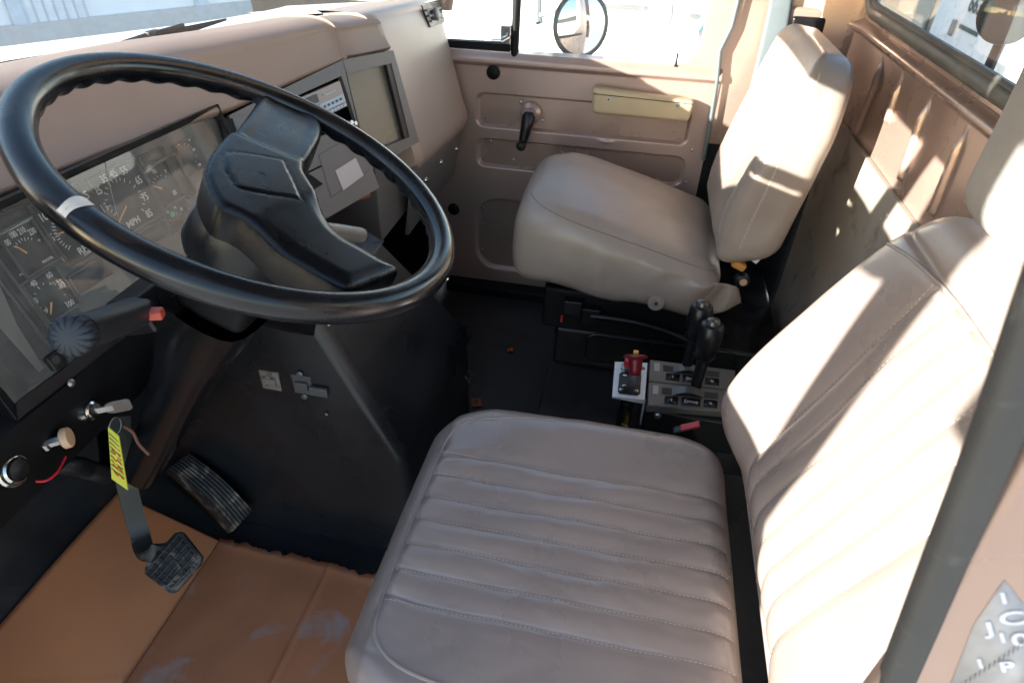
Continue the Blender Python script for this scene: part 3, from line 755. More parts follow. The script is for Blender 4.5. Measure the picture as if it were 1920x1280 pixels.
def gauge(name, quadpx, nums, size, needle=None, extra=(), minor=2, wide=.80, ring=.80, centre=None, mats=None, label=None):
    q = quad(quadpx, GH); us = [uv(p) for p in q]
    u0 = (us[0][0] + us[3][0]) / 2; u1 = (us[1][0] + us[2][0]) / 2; v1 = (us[0][1] + us[1][1]) / 2; v0 = (us[2][1] + us[3][1]) / 2
    b = MB(); b.prism([P3(u0, v0, GH), P3(u1, v0, GH), P3(u1, v1, GH), P3(u0, v1, GH)], -cn * .002)
    # raised rim round the window
    w = .0024; b.mi = 1
    for (a0, a1, c0, c1) in ((u0 - w, u1 + w, v1, v1 + w), (u0 - w, u1 + w, v0 - w, v0), (u0 - w, u0, v0, v1), (u1, u1 + w, v0, v1)):
        b.prism([P3(a0, c0, GH + .004), P3(a1, c0, GH + .004), P3(a1, c1, GH + .004), P3(a0, c1, GH + .004)], -cn * .006)
    b.mi = 2
    cpts = []
    for t, px in nums:
        p = uv(c3(*px, GH)); cpts.append(p); b.text(t, basis(P3(p[0], p[1], GH + .0006), cuv, cvv), size * 1.06, wide=wide)
    if len(cpts) >= 3:
        if centre: cu0, cv0 = uv(c3(*centre, GH)); R = sum(math.hypot(p[0] - cu0, p[1] - cv0) for p in cpts) / len(cpts)
        else: cu0, cv0, R = fitc(cpts)
        an = [math.atan2(p[1] - cv0, p[0] - cu0) for p in cpts]
        for i in range(1, len(an)):
            while an[i] > an[i - 1]: an[i] -= 2 * PI
        for i in range(len(an) - 1):
            for k in range(minor + (1 if i == len(an) - 2 else 0)):
                t = an[i] + (an[i + 1] - an[i]) * k / minor; r1 = R * ring; r0 = r1 - (.16 if k == 0 else .11) * R
                if k == minor: t = an[i + 1]
                d = Vector((math.cos(t), math.sin(t))); pp = Vector((-d.y, d.x)) * (size * .055)
                b.prism([P3(cu0 + d.x * r0 + pp.x, cv0 + d.y * r0 + pp.y, GH + .0006), P3(cu0 + d.x * r1 + pp.x, cv0 + d.y * r1 + pp.y, GH + .0006),
                         P3(cu0 + d.x * r1 - pp.x, cv0 + d.y * r1 - pp.y, GH + .0006), P3(cu0 + d.x * r0 - pp.x, cv0 + d.y * r0 - pp.y, GH + .0006)], -cn * .0004)
    for t, px, s, mi in extra:
        b.mi = mi; p = uv(c3(*px, GH)); b.text(t, basis(P3(p[0], p[1], GH + .0006), cuv, cvv), s)
    g = obj(name, b, [gaugem, clusterm, white, greyprint, greenp, redp], clu, flat=True, label=label)
    if needle:
        b = MB(); p, q_ = c3(*needle[0], GH + .004), c3(*needle[1], GH + .004); dd = (q_ - p).normalized(); sd = dd.cross(cn) * .0013
        b.prism([p + sd, p - sd, q_ - sd * .5, q_ + sd * .5], -cn * .0012)
        b.lathe([(.0065, -.001), (.0065, .002), (0, .003)], p - dd * .004, cn, 16) if False else None
        obj('needle', b, needlem, g)
    return g
gauge('water_gauge', [z5(0, 330), z5(195, 262), z5(330, 500), z5(130, 592)],
      [('100', z5(38, 394)), ('180', z5(76, 345)), ('210', z5(126, 322)), ('230', z5(187, 326))], .0105, (z5(160, 450), z5(92, 408)), [('WATER', z5(278, 490), .0052, 2), ('°F', z5(228, 380), .005, 2), ('~', z5(125, 572), .012, 3)], minor=2, ring=.72, wide=.62)
gauge('oil_gauge', [z5(142, 622), z5(338, 522), z5(445, 758), z5(266, 866)],
      [('0', z5(262, 838)), ('20', z5(202, 735)), ('40', z5(196, 630)), ('60', z5(288, 582)), ('80', z5(362, 640)), ('100', z5(408, 748))], .0105, (z5(302, 738), z5(299, 808)), [('PSI', z5(308, 628), .0045, 3), ('oil', z5(265, 782), .006, 3)], minor=2, ring=.80)
gauge('tachometer', [z5(185, 165), z5(505, 30), z5(590, 440), z5(385, 535)],
      [('0', z5(376, 485)), ('5', z5(305, 365)), ('10', z5(252, 243)), ('15', z5(330, 150)), ('20', z5(415, 100)), ('25', z5(496, 118)), ('30', z5(565, 215))], .0152, (z5(440, 305), z5(330, 343)), [('RPM', z5(498, 423), .0135, 2), ('X100', z5(510, 450), .006, 2)], minor=5, ring=.78)
gauge('speedometer', [z6(312, 612), z6(700, 440), z6(930, 925), z6(560, 1125)],
      [('5', z6(490, 980)), ('15', z6(436, 870)), ('25', z6(383, 725)), ('35', z6(434, 622)), ('45', z6(513, 577)), ('55', z6(605, 551)), ('65', z6(731, 634)), ('75', z6(785, 775)), ('85', z6(820, 917))], .0152, (z6(628, 850), z6(560, 1000)), [('MPH', z6(686, 990), .0135, 2)], minor=2, ring=.80)
gauge('fuel_gauge', [z6(778, 540), z6(972, 460), z6(1110, 775), z6(915, 868)],
      [('E', z6(816, 630)), ('1/2', z6(864, 558)), ('F', z6(962, 556))], .0078, (z6(935, 702), z6(865, 683)), [('■', z6(1040, 740), .010, 3)], minor=2, ring=.78)
gauge('voltmeter', [z6(930, 885), z6(1112, 795), z6(1200, 980), z6(1010, 1080)],
      [('8', z6(957, 962)), ('12', z6(978, 905)), ('14', z6(1040, 868)), ('18', z6(1094, 880))], .0068, None, [('●', z6(1022, 925), .012, 4), ('|', z6(1045, 985), .010, 5)], minor=1, ring=.75)
gauge('air_gauge', [z6(1035, 330), z6(1215, 258), z6(1315, 520), z6(1150, 598)],
      [('60', z6(1070, 322)), ('90', z6(1162, 285)), ('120', z6(1200, 370)), ('150', z6(1250, 500))], .0062, None, [('l', z6(1060, 350), .014, 5), ('l', z6(1085, 420), .014, 5), ('l', z6(1110, 490), .014, 5)], minor=2, ring=.8)
for nm, qd in (('warning_window', [z6(725, 440), z6(925, 355), z6(968, 430), z6(768, 528)]), ('warning_window', [z5(405, 580), z5(590, 490), z5(640, 590), z5(450, 692)]),
               ('warning_window', [z5(-20, 240), z5(150, 165), z5(185, 235), z5(-20, 320)]), ('warning_window', [z6(990, 440), z6(1050, 405), z6(1200, 740), z6(1150, 790)]),
               ('warning_window', [z5(-40, 430), z5(5, 440), z5(290, 985), z5(205, 1020)]), ('warning_window', [z6(700, 1090), z6(940, 985), z6(1000, 1090), z6(820, 1180)])):
    gauge(nm, qd, [], .01)
b = MB(); b.prism([c3(*z5(0, 640), -.016), c3(*z5(100, 870), -.016), c3(*z5(260, 1125), -.016), c3(*z5(80, 1270), -.016), c3(*z5(-120, 900), -.016)], -cn * .003); obj('side_plate', b, M('grey_cluster_plate', (.13, .122, .115), .55), clu)
b = MB(); b.box(c3(103, 676, .004), (.022, .022, .012), CB.to_3x3()); tb = obj('corner_block', b, blackpl, clu, bev=.002)
b = MB(); b.lathe([(.006, -.001), (.006, .0002), (0, .0002)], c3(105, 674, .0102), cn, 16); obj('screw_hole', b, inkblack, tb)

# ================================================================== STEERING WHEEL
CW = Vector((.65, .4231, .9545)); RW = .2305
wn = Vector((math.sin(.084), -math.sin(.456) * math.cos(.084), math.cos(.456) * math.cos(.084))).normalized()
we1 = Vector((1, 0, 0)); we1 = (we1 - wn * we1.dot(wn)).normalized(); we2 = wn.cross(we1)
def W(u, v, h=0): return onp(u, v, CW + wn * h, wn)
wheel = thing('steering_wheel', 'large glossy black two spoke steering wheel with finger grips', 'steering wheel', tuple(CW))
TR = .0168
def rim_pt(th, ph, grow=0):
    r = TR + grow
    d = (ph - 4.05 + PI) % (2 * PI) - PI                  # grips sit on the lower inner side
    k = 1 - sm(abs(d), .25, .95)
    r = r + .0014 * k * (math.cos(40 * th))
    e = we1 * math.cos(th) + we2 * math.sin(th)
    return CW + e * (RW + r * math.cos(ph)) + wn * (r * math.sin(ph))
b = MB(); NT, NP = 460, 28
V = [[b.bm.verts.new(rim_pt(2 * PI * i / NT, 2 * PI * k / NP)) for k in range(NP)] for i in range(NT)]
for i in range(NT):
    for k in range(NP):
        f = b.bm.faces.new((V[i][k], V[(i + 1) % NT][k], V[(i + 1) % NT][(k + 1) % NP], V[i][(k + 1) % NP])); f.smooth = True
obj('rim', b, wheelm, wheel, sharp=180)
def ang(u, v):
    d = W(u, v) - CW; return math.atan2(d.dot(we2), d.dot(we1))
t0, t1 = ang(121, 393), ang(158, 420)
b = MB(); b.grid([[rim_pt(t0 + (t1 - t0) * (.20 + .55 * i / 12) + .012 * math.sin(1.3 * ph) + .006 * math.sin(3.1 * ph + (2 if i > 6 else 0)), ph, .0007) for ph in lin(.45, 2.5, 24)] for i in range(13)]); obj('rim_patch', b, patch_m, wheel, sharp=180)  # pale patch laid just over the rim surface
# hub with its two broad spokes: one moulded pad, heights shaped over the wheel plane
from mathutils.geometry import delaunay_2d_cdt
def w2(u, v): p = W(u, v) - CW; return (p.dot(we1), p.dot(we2))
OUT = [(489, 184), (468, 213), (448, 240), (424, 268), (402, 293), (388, 312), (379, 334), (377, 352), (385, 377), (398, 400), (413, 413), (440, 424), (480, 448), (520, 471), (560, 494),
       (600, 517), (632, 534), (660, 543), (700, 530), (748, 508), (718, 489), (682, 468), (645, 447), (616, 421), (600, 403), (588, 382), (574, 360), (564, 340), (568, 318), (582, 296), (598, 268), (603, 246), (596, 230), (570, 208), (535, 192), (510, 184)]
EMB = [(414, 322), (420, 315), (446, 314), (517, 325), (524, 331), (551, 391), (546, 396), (448, 381), (431, 367), (418, 346)]
o2 = [w2(*p) for p in OUT]
o2 = [(p.x, p.y) for p in spline([(x, y, 0) for x, y in o2], 5, True)]
e2 = [(p.x, p.y) for p in spline([(*w2(*p), 0) for p in EMB], 4, True)]
oa, ea = np.array(o2), np.array(e2)
def psd(P, x, y):
    """signed distance to a polygon, positive inside"""
    a = P; c = np.roll(P, -1, 0); ab = c - a; ap = np.array((x, y)) - a
    t = np.clip((ap * ab).sum(1) / (ab * ab).sum(1), 0, 1); d = np.sqrt((((ap - ab * t[:, None])) ** 2).sum(1).min())
    ins = (((a[:, 1] > y) != (c[:, 1] > y)) & (x < (c[:, 0] - a[:, 0]) * (y - a[:, 1]) / (c[:, 1] - a[:, 1] + 1e-12) + a[:, 0])).sum() % 2
    return d if ins else -d
HC = w2(470, 355); S1 = w2(548, 205); S2 = w2(705, 508)
def along(p, q, x, y):
    vx, vy = q[0] - p[0], q[1] - p[1]; return ((x - p[0]) * vx + (y - p[1]) * vy) / math.hypot(vx, vy)
def hub_h(x, y):
    d = max(psd(oa, x, y), 0)
    a1, a2 = along(HC, S1, x, y), along(HC, S2, x, y); L1, L2 = math.dist(HC, S1), math.dist(HC, S2)
    f1 = sm(a1, L1 * .28, L1 * .42); f2 = sm(a2, L2 * .26, L2 * .58)
    h = .019 - .013 * f1 - .002 * sm(a1, L1 * .5, L1) - .015 * f2
    h += .0024 * f1 * (1 - sm(d, .006, .022))                       # raised rims of the upper spoke
    h += .004 * f2 * sm(d, .004, .02)
    r = .0085
    if d < r: h -= r - math.sqrt(max(0, r * r - (r - d) ** 2))
    e = psd(ea, x, y)
    h += .0012 * sm(e, -.0004, .0012) - .0010 * math.exp(-((e + .0012) / .0011) ** 2)
    return h
st = .0034; pts2 = list(o2); ed = [(i, (i + 1) % len(o2)) for i in range(len(o2))]
x0, y0 = oa.min(0); x1, y1 = oa.max(0)
for i in range(int((x1 - x0) / st) + 1):
    for j in range(int((y1 - y0) / st) + 1):
        x, y = x0 + st * (i + .5 * (j % 2)), y0 + st * j
        if psd(oa, x, y) > .0012: pts2.append((x, y))
n0 = len(pts2); k = len(e2)
for off in (0,): 
    pts2 += e2; ed += [(n0 + i, n0 + (i + 1) % k) for i in range(k)]
vo, eo, fo_, *_ = delaunay_2d_cdt([Vector(p) for p in pts2], ed, [], 1, 1e-6)
b = MB()
vs = [b.bm.verts.new(CW + we1 * p.x + we2 * p.y + wn * hub_h(p.x, p.y)) for p in vo]
fs = []
for f in fo_:
    if len(f) == 3:
        try: fs.append(b.bm.faces.new([vs[i] for i in f]))
        except ValueError: pass
b._tag(fs)
bnd = [e for e in b.bm.edges if len(e.link_faces) == 1]
low = {}
for e in bnd:
    for v in e.verts:
        if v not in low:
            ctr = CW + we1 * HC[0] + we2 * HC[1]; low[v] = b.bm.verts.new(v.co - wn * .034)
sf = [b.bm.faces.new((e.verts[0], e.verts[1], low[e.verts[1]], low[e.verts[0]])) for e in bnd]
b._tag(sf); bmesh.ops.recalc_face_normals(b.bm, faces=b.bm.faces)
hub = obj('hub', b, hubm, wheel, sharp=62)
b = MB(); p = w2(484, 352); b.text('h', basis(CW + we1 * p[0] + we2 * p[1] + wn * (hub_h(*p) + .0002), we1, we2), .008); obj('emblem', b, blackpl, hub, flat=True)

# ================================================================== STEERING COLUMN
col = thing('steering_column', 'black steering column with turn signal stalk and red hazard button', 'steering column', (.60, .80, .2))
def ax_(s, du=0, dv=0): return CW - wn * s + we1 * du + we2 * dv
b = MB()
b.lathe([(.052, .035), (.060, .048), (.066, .075), (.070, .105), (.066, .118), (.045, .120)], CW, -wn, 40); obj('hub_boot', b, blackpl, col)
b = MB()
P = [(-.055, -.052), (.055, -.052), (.060, -.02), (.055, .045), (-.05, .045), (-.058, .0)]
b.prism([ax_(.115, u, v) for u, v in P], -wn * .085); obj('column_shroud', b, blackmat, col, bev=.014, seg=4)
b = MB()
Ct, Cb = ax_(.19), on(270, 885, 1, .80)
cdir = (Cb - Ct).normalized(); cux = (we1 - cdir * we1.dot(cdir)).normalized(); cvx = cdir.cross(cux)
P = [(-1, -1), (.9, -1), (1, .8), (-1, .8)]
sec = []
for t, hw in ((0, .060), (.12, .052), (.30, .040), (.62, .032), (1, .026), (1.004, .001)):
    sec.append([Ct.lerp(Cb, t) + cux * p.x * hw + cvx * p.y * hw for p in spline([(x, y, 0) for x, y in P], 6, True)])
b.grid([r + [r[0]] for r in sec]); obj('column_cover', b, M('gloss_black_column', (.007, .0075, .009), .22, spec=.45, var=.2), col, sharp=50)
b = MB(); q_ = on(342, 690, 1, .60); b.lathe([(.017, 0), (.017, .003), (.012, .004), (0, .004)], q_, (-.3, -1, .6), 20); obj('column_cap', b, blackpl, col)
# turn signal lever: fat tube with a fluted end knob
e0 = on(135, 630, 1, .525); e1 = on(345, 552, 1, .615)
b = MB(); b.tube([e1 + (e1 - e0) * .15, e1, e0.lerp(e1, .25), e0.lerp(e1, .06)], [.017, .0185, .0195, .0185], 24)
lv = obj('turn_signal_lever', b, M('stalk_grip', (.022, .024, .028), .45, bump2=.15, b2scale=200, dirt=(.08, .075, .065), dirt_amt=.36, dirt_scale=30), col)
b = MB(); d = (e0 - e1).normalized(); u = d.orthogonal().normalized(); w = d.cross(u); rings = []
NK = 14 * 16
for r, h, fl_ in ((.0185, -.012, 0), (.0212, -.009, .6), (.0215, .001, 1), (.0205, .004, 1), (.0185, .0062, .8), (.0130, .0078, .35), (.0070, .0085, 0), (.0005, .0087, 0)):
    rings.append([e0 + d * h + (u * math.cos(2 * PI * k / NK) + w * math.sin(2 * PI * k / NK)) * r * (1 - .09 * fl_ * math.exp(-(((k % 16) - 8) / 2.2) ** 2)) - d * (.0016 * fl_ * math.exp(-(((k % 16) - 8) / 2.2) ** 2) if h > 0 else 0) for k in range(NK + 1)])
b.grid(rings); bmesh.ops.remove_doubles(b.bm, verts=b.bm.verts, dist=1e-6); bmesh.ops.recalc_face_normals(b.bm, faces=b.bm.faces)
obj('lever_knob', b, M('knob_plastic', (.022, .028, .038), .48, spec=.35), lv, sharp=181)
b = MB(); g0 = ax_(.15, .07, .02); g1 = on(676, 441, 0, .86); g0 = on(585, 428, 0, .755)
b.tube([g0, g0.lerp(g1, .5), g1], [.011, .0125, .0125], 16); obj('retarder_stalk', b, trimgrey, col)
hz = on(292, 588, 1, .545)
b = MB(); b.box(hz + Vector((.035, .035, -.010)), (.08, .05, .05), Matrix.Rotation(-.3, 3, 'X')); obj('switch_housing', b, blackpl, col, bev=.004)
b = MB(); b.box(hz, (.015, .018, .013), Matrix.Rotation(.3, 3, 'Z')); obj('hazard_button', b, hazred, col, bev=.003)
b = MB(); b.box(on(335, 560, 1, .56), (.034, .02, .03)); b.box(on(355, 566, 1, .555), (.012, .02, .02)); obj('tilt_latch', b, blackmat, col, bev=.002)
b = MB(); P = [on(480, 585, 1, .50), on(690, 596, 1, .52), on(660, 612, 1, .52), on(606, 634, 1, .52), on(500, 608, 1, .51)]
b.prism(P, (0, .05, 0)); mb_ = obj('mount_bracket', b, blackmat, col, bev=.003)
for u, v in ((617, 608), (532, 509)):
    b = MB(); b.lathe([(.006, 0), (.006, .002), (.004, .004), (0, .004)], on(u, v, 1, .499), (0, -1, .3), 12); obj('bolt', b, steel, mb_)
b = MB(); b.tube(spline([on(500, 530, 1, .52), on(517, 512, 1, .50), on(520, 495, 1, .52)], 6), .0035, 8); obj('cable', b, blackpl, col)

# ================================================================== ENGINE COVER
eng = thing('engine_cover', 'sloped black vinyl engine cover between the footwells', 'engine cover', (1.06, .6, 0))
b = MB()
pr = [(.345, .0), (.358, .285), (.515, .615), (.64, .655), (1.14, .655)]
def epath(x, pr=pr): return [Vector((x, y, z)) for y, z in pr]
XL, XR = .852, 1.285
xs = [XL] + lin(XL + .08, XR - .08, 5) + [XR]
V = b.grid([[Vector((x - (.035 * (1 - z / .66) if x < 1.0 else .48 * max(0, z - .28) * (x - 1.0) / .285), y + .002 * math.sin(11 * x + 9 * z), z)) for y, z in pr] for x in xs])
def side(row):
    bot = [b.bm.verts.new((v.co.x, 1.14, v.co.z)) for v in row[:-2]] + [row[-1]]
    for i in range(len(row) - 2):
        f = b.bm.faces.new((row[i], row[i + 1], bot[i + 1], bot[i])); f.smooth = True
    f = b.bm.faces.new((row[-2], row[-1], bot[-1])) if False else None
side(V[0]); side(V[-1])
obj('cover_shell', b, enginem, eng, bev=.050, seg=8, ang=20)
def latch(u, v, x, two):
    p = on(u, v, 0, x); b = MB()
    b.box(p, (.006, .040, .046)); b.box(p + Vector((-.005, 0, 0)), (.008, .026, .018))
    if two:
        b.box(p + Vector((-.008, -.036, -.005)), (.008, .036, .020)); b.lathe([(.008, 0), (.006, .004), (0, .004)], p + Vector((-.003, 0, .028)), (-1, 0, 0), 12); b.lathe([(.008, 0), (.006, .004), (0, .004)], p + Vector((-.003, 0, -.028)), (-1, 0, 0), 12)
    else: b.lathe([(.013, 0), (.008, .003), (.008, .001), (0, .001)], p + Vector((-.004, .004, 0)), (-1, 0, 0), 14)
    return b
obj('latch_plate', latch(508, 712, .842, False), M('worn_latch', (.34, .32, .30), .45, metal=.7, dirt=(.16, .09, .05), dirt_amt=.42, dirt_scale=60), eng, bev=.0015)
obj('latch', latch(568, 720, .842, True), M('dark_latch', (.16, .17, .18), .4, metal=.7), eng, bev=.0015)
for u, v in ((612, 776), (583, 981)):
    b = MB(); b.lathe([(.0035, 0), (.0035, .002), (0, .003)], on(u, v, 0, .832), (-1, 0, 0), 10); obj('rivet', b, steel, eng)
b = MB(); p = on(876, 712, 0, 1.29); b.tube(spline([p + Vector((0, 0, .03)), p + Vector((.008, -.012, .012)), p + Vector((.004, -.004, -.008)), p + Vector((.012, -.012, -.03))], 6), .004, 8); obj('side_clip', b, steel, eng)
o = MB(); p = on(893, 754, 2, .006); o.box(p, (.032, .028, .006), Matrix.Rotation(.3, 3, 'Z')); o.mi = 1; o.lathe([(.006, 0), (.006, .002), (0, .002)], p + Vector((0, 0, .003)), (0, 0, 1), 12)
o = obj('floor_bracket', o, [rust, inkblack], None, bev=.001, loc=tuple(p)); tag(o, 'small rusty steel bracket on the floor beside the engine cover', 'bracket')
b = MB(); p = on(958, 655, 2, .006); rr = random.Random(3)
b.poly([p + Vector((math.cos(k * PI / 5) * .017 * rr.uniform(.5, 1.2), math.sin(k * PI / 5) * .011 * rr.uniform(.6, 1.2), rr.uniform(-.002, .006))) for k in range(10)])
o = obj('dry_leaf', b, leafm, None, loc=tuple(p)); sdm = o.modifiers.new('s', 'SOLIDIFY'); sdm.thickness = .001
tag(o, 'tiny curled orange dry leaf on the far black floor', 'leaf')

# ================================================================== PEDALS
pp = on(322, 1052, 2, .155)
brk = thing('brake_pedal', 'square dusty brake pedal with crosshatched rubber pad', 'pedal', (pp.x, pp.y, 0))
pu = Vector((.94, .30, .10)).normalized(); pv = Vector((-.12, .80, .60)); 
c4 = [on(335, 988, 2, .195), on(382, 1048, 2, .165), on(322, 1116, 2, .125), on(263, 1070, 2, .155)]
pcen = sum(c4, Vector()) / 4
pn = (c4[1] - c4[0]).cross(c4[3] - c4[0]).normalized(); pn = pn if pn.z > 0 else -pn
b = MB()
def bq(a, c): return c4[0].lerp(c4[1], a).lerp(c4[3].lerp(c4[2], a), c)
oct_ = [bq(.12, .0), bq(.9, .0), bq(1, .12), bq(1, .9), bq(.9, 1), bq(.1, 1), bq(0, .9), bq(0, .12)]
b.prism(oct_, -pn * .016); pad = obj('pedal_pad', b, pedalm, brk, bev=.004)
b = MB()
for t in (.12, .28, .44, .60, .76, .90):
    b.tube([bq(t, .06) + pn * .0006, bq(t, .94) + pn * .0006], .0021, 6); b.tube([bq(.06, t) + pn * .0006, bq(.94, t) + pn * .0006], .0021, 6)
obj('tread', b, pedalm, pad)
b = MB(); a0 = bq(.1, .45) - pn * .014
pts = spline([a0 + Vector((.01, 0, 0)), a0 + Vector((-.02, .025, .012)), on(262, 1000, 1, a0.y + .06), on(240, 920, 1, a0.y + .08), on(228, 850, 1, a0.y + .09), on(225, 780, 1, a0.y + .10)], 6)
V = []
for i, p in enumerate(pts):
    t = (pts[min(i + 1, len(pts) - 1)] - pts[max(i - 1, 0)]).normalized(); sd = Vector((.80, -.58, 0)); sd = (sd - t * sd.dot(t)).normalized(); up = t.cross(sd)
    V.append([p + sd * .017 * a + up * .004 * c for a, c in ((-1, -1), (1, -1), (1, 1), (-1, 1), (-1, -1))])
b.grid(V); obj('pedal_arm', b, M('worn_black_steel', (.035, .033, .031), .45, dirt=(.20, .15, .11), dirt_amt=.36, dirt_scale=22), brk, sharp=30)

acc = thing('accelerator_pedal', 'long ribbed accelerator pedal with dusty lower end', 'pedal', (.76, .78, 0))
q4 = [on(318, 876, 2, .215), on(354, 850, 2, .215), on(472, 956, 2, .085), on(438, 994, 2, .085)]
pn = (q4[1] - q4[0]).cross(q4[3] - q4[0]).normalized(); pn = pn if pn.z > 0 else -pn
b = MB(); R_ = []
def aq(a, c):
    p = q4[0].lerp(q4[1], a).lerp(q4[3].lerp(q4[2], a), c); return p + pn * (.022 * math.sin(PI * c))
for c in lin(0, 1, 30):
    R_.append([aq(a, c) + pn * (.0036 * (.5 + .5 * math.cos(2 * PI * 7 * a)) if 0 < a < 1 else 0) for a in lin(0, 1, 56)])
V = b.grid(R_)
def skirt(row, d):
    lo = [b.bm.verts.new(v.co + d) for v in row]
    for i in range(len(row) - 1): f = b.bm.faces.new((row[i], row[i + 1], lo[i + 1], lo[i])); f.smooth = True
skirt([r[0] for r in V], -pn * .045); skirt([r[-1] for r in V], -pn * .03); skirt(V[-1], -pn * .02); skirt(V[0], -pn * .02)
obj('pedal_pad', b, pedalm, acc, sharp=50)
b = MB(); b.prism([aq(.1, .05) - pn * .03, aq(.9, .05) - pn * .03, aq(.9, .9) - pn * .018, aq(.1, .9) - pn * .018], -pn * .06); obj('pedal_base', b, blackmat, acc, bev=.004)

# ================================================================== CARDBOARD
b = MB()
TZ = lambda y: interp(prof, y)[0] if False else (0.0 if y < .80 else (y - .80) * .58)
def toe(u, v, k=.006):
    """point on the sloping toe board"""
    n = Vector((0, -.58, 1)).normalized(); return onp(u, v, Vector((0, .80, k)), n)
cA = [toe(-60, 1238), toe(220, 925), on(423, 1020, 2, .008), on(255, 1296, 2, .008)]
cA[2] = toe(423, 1020); cA[3] = toe(258, 1290)
ext = cA[3] + (cA[3] - cA[2]) * .5; ext2 = cA[0] + (cA[0] - cA[1]) * .2
G = []
for t in lin(0, 1, 130):
    a = cA[1].lerp(ext2, t); c = cA[2].lerp(ext, t)
    G.append([a.lerp(c, s) + Vector((0, 0, .002 + .0022 * math.sin(5 * t + 2 * s) + .0030 * math.exp(-((t - .93 + .30 * s) / .006) ** 2) - .003 * math.exp(-((t - .95 + .30 * s) / .006) ** 2))) for s in lin(0, 1, 24)])
b.grid(G); o = obj('cardboard_sheet', b, cardm, None, loc=tuple(cA[2]))
sdm = o.modifiers.new('s', 'SOLIDIFY'); sdm.thickness = .004; sdm.offset = -1
tag(o, 'clean brown cardboard sheet leaning on toe board under brake pedal', 'cardboard sheet', 'cardboard floor covers')
b = MB(); rr = random.Random(11)
def fl(u, v, z=.005): return on(u, v, 2, z)
e0, e1 = fl(415, 1012), fl(735, 1086)
l0 = fl(255, 1300); G = []
NS = 150
for i in range(NS + 1):
    s = i / NS; top = e0.lerp(e1, s)
    j = .009 * noise.fractal(Vector((14 * s, 3, 0)), .7, 2.2, 4) + .006 * math.sin(17 * s) * math.sin(5 * s)
    d = Vector((-.28, -.004, 0)) * 1.55
    if s < .03: j = 0
    row = []
    for t in lin(0, 1, 30):
        p = top + d * t + Vector((j * (1 - sm(t, 0, .06)), 0, 0)); p.y += .0
        zz = .006 + .004 * math.exp(-((p.y - .525) / .005) ** 2) + .0005 * math.sin(23 * s + 9 * t) + (.004 * (1 - sm(t, 0, .05)))
        p.z = zz; row.append(p)
    G.append(row)
for r in G:
    pass
b.grid(G); o = obj('cardboard_sheet', b, cardd, None, loc=tuple(e0)); sdm = o.modifiers.new('s', 'SOLIDIFY'); sdm.thickness = .004; sdm.offset = -1
tag(o, 'dusty stained brown cardboard sheet with torn far edge on the floor', 'cardboard sheet', 'cardboard floor covers')

# ================================================================== SEATS
from mathutils.bvhtree import BVHTree
def bvh_of(mb): return BVHTree.FromBMesh(mb.bm)
LINES = [.432, .477, .521, .566, .610, .655, .700]
def dense(a, c, fine0, fine1, fine, coarse):
    out = []; x = a
    while x < c - 1e-6:
        out.append(x); x += fine if fine0 <= x < fine1 else coarse
    out.append(c); return out
# ---- driver
ds = thing('driver_seat', 'near tan vinyl seat with stitched channels and high backrest', 'seat', (.57, 0, .1))
X0, X1, Y0, Y1, Z0, Z1 = .285, .858, -.232, .280, .335, .470
def groove(x, w=.0026):
    d = min(abs(x - l) for l in LINES); return math.exp(-(d / w) ** 2), d
def puff(x):
    d = min(abs(x - l) for l in LINES); return .0040 * math.sin(min(1, d / .0225) * PI / 2)
def cush(x, y, z):
    k = sm(z, Z1 - .06, Z1 - .004)
    inside = sm(y, -.235, -.20) * (1 - sm(y, .236, .246))
    g, d = groove(x)
    dz = k * (inside * (-.0016 * g + puff(x)) - .007 * math.exp(-((y - .240) / .006) ** 2) * sm(x, .38, .42) * (1 - sm(x, .72, .80)) * .6)
    dz += k * (.012 * (1 - ((x - .57) / .30) ** 2) + .010 * sm(x, .70, .80) * (1 - sm(x, .80, .86)) * (1 - sm(y, .1, .25)))
    dz += k * .0018 * (math.sin(31 * x + 9 * y) * math.sin(17 * y + 3 * x)) 
    # crosswise creases of the padding
    dz -= k * inside * .0010 * max(0, math.sin(58 * y + 7 * math.sin(19 * x))) ** 3
    dz += k * .0022 * noise.fractal(Vector((9 * x, 9 * y, 1)), 1.0, 2.0, 4)
    # plan: corners pulled in, front lip sloping
    xx, yy = x, y
    fr = sm(y, .12, .29)
    xx -= (.060 * fr ** 2) * sm(x, .62, .86)
    xx += (.060 * fr ** 2) * (1 - sm(x, .28, .50))
    rr_ = sm(-y, .14, .25)
    xx -= .035 * rr_ * sm(x, .68, .86)
    yy -= (Z1 - z) * .10 * fr
    return Vector((xx, yy, z + dz - .012 * sm(y, .23, .29) * k))
b = MB()
b.rbox([dense(X0, X1, .32, .72, .0028, .012), dense(Y0, Y1, .215, .26, .004, .011), lin(Z0, Z1, 12)], .048, cush)
bv = bvh_of(b)
cus = obj('seat_cushion', b, vinyl, ds, sharp=181)
def drop(bv, p, d, off=.0):
    h = bv.ray_cast(p, d); return (h[0] + h[1] * off if h[0] is not None else None), h[1]
def stitches(mb, pts, bv, d, pitch=.0060, ln=.0038, r=.00075, off=.0004):
    """short raised thread dashes that follow a surface along a polyline"""
    acc_ = 0
    for a, c in zip(pts, pts[1:]):
        L = (c - a).length; t = (pitch - acc_) if acc_ else 0
        while t + ln < L:
            p, n1 = drop(bv, a.lerp(c, t / L) - d * .1, d, off); q, n2 = drop(bv, a.lerp(c, (t + ln) / L) - d * .1, d, off)
            if p is not None and q is not None: mb.tube([p, q], r, 4)
            t += pitch
        acc_ = 0
dn = Vector((0, 0, -1))
for l in LINES:
    b = MB(); stitches(b, [Vector((l, y, .5)) for y in (.236, .0, -.215)], bv, dn); obj('stitching', b, thread, cus)
b = MB()
sp = []
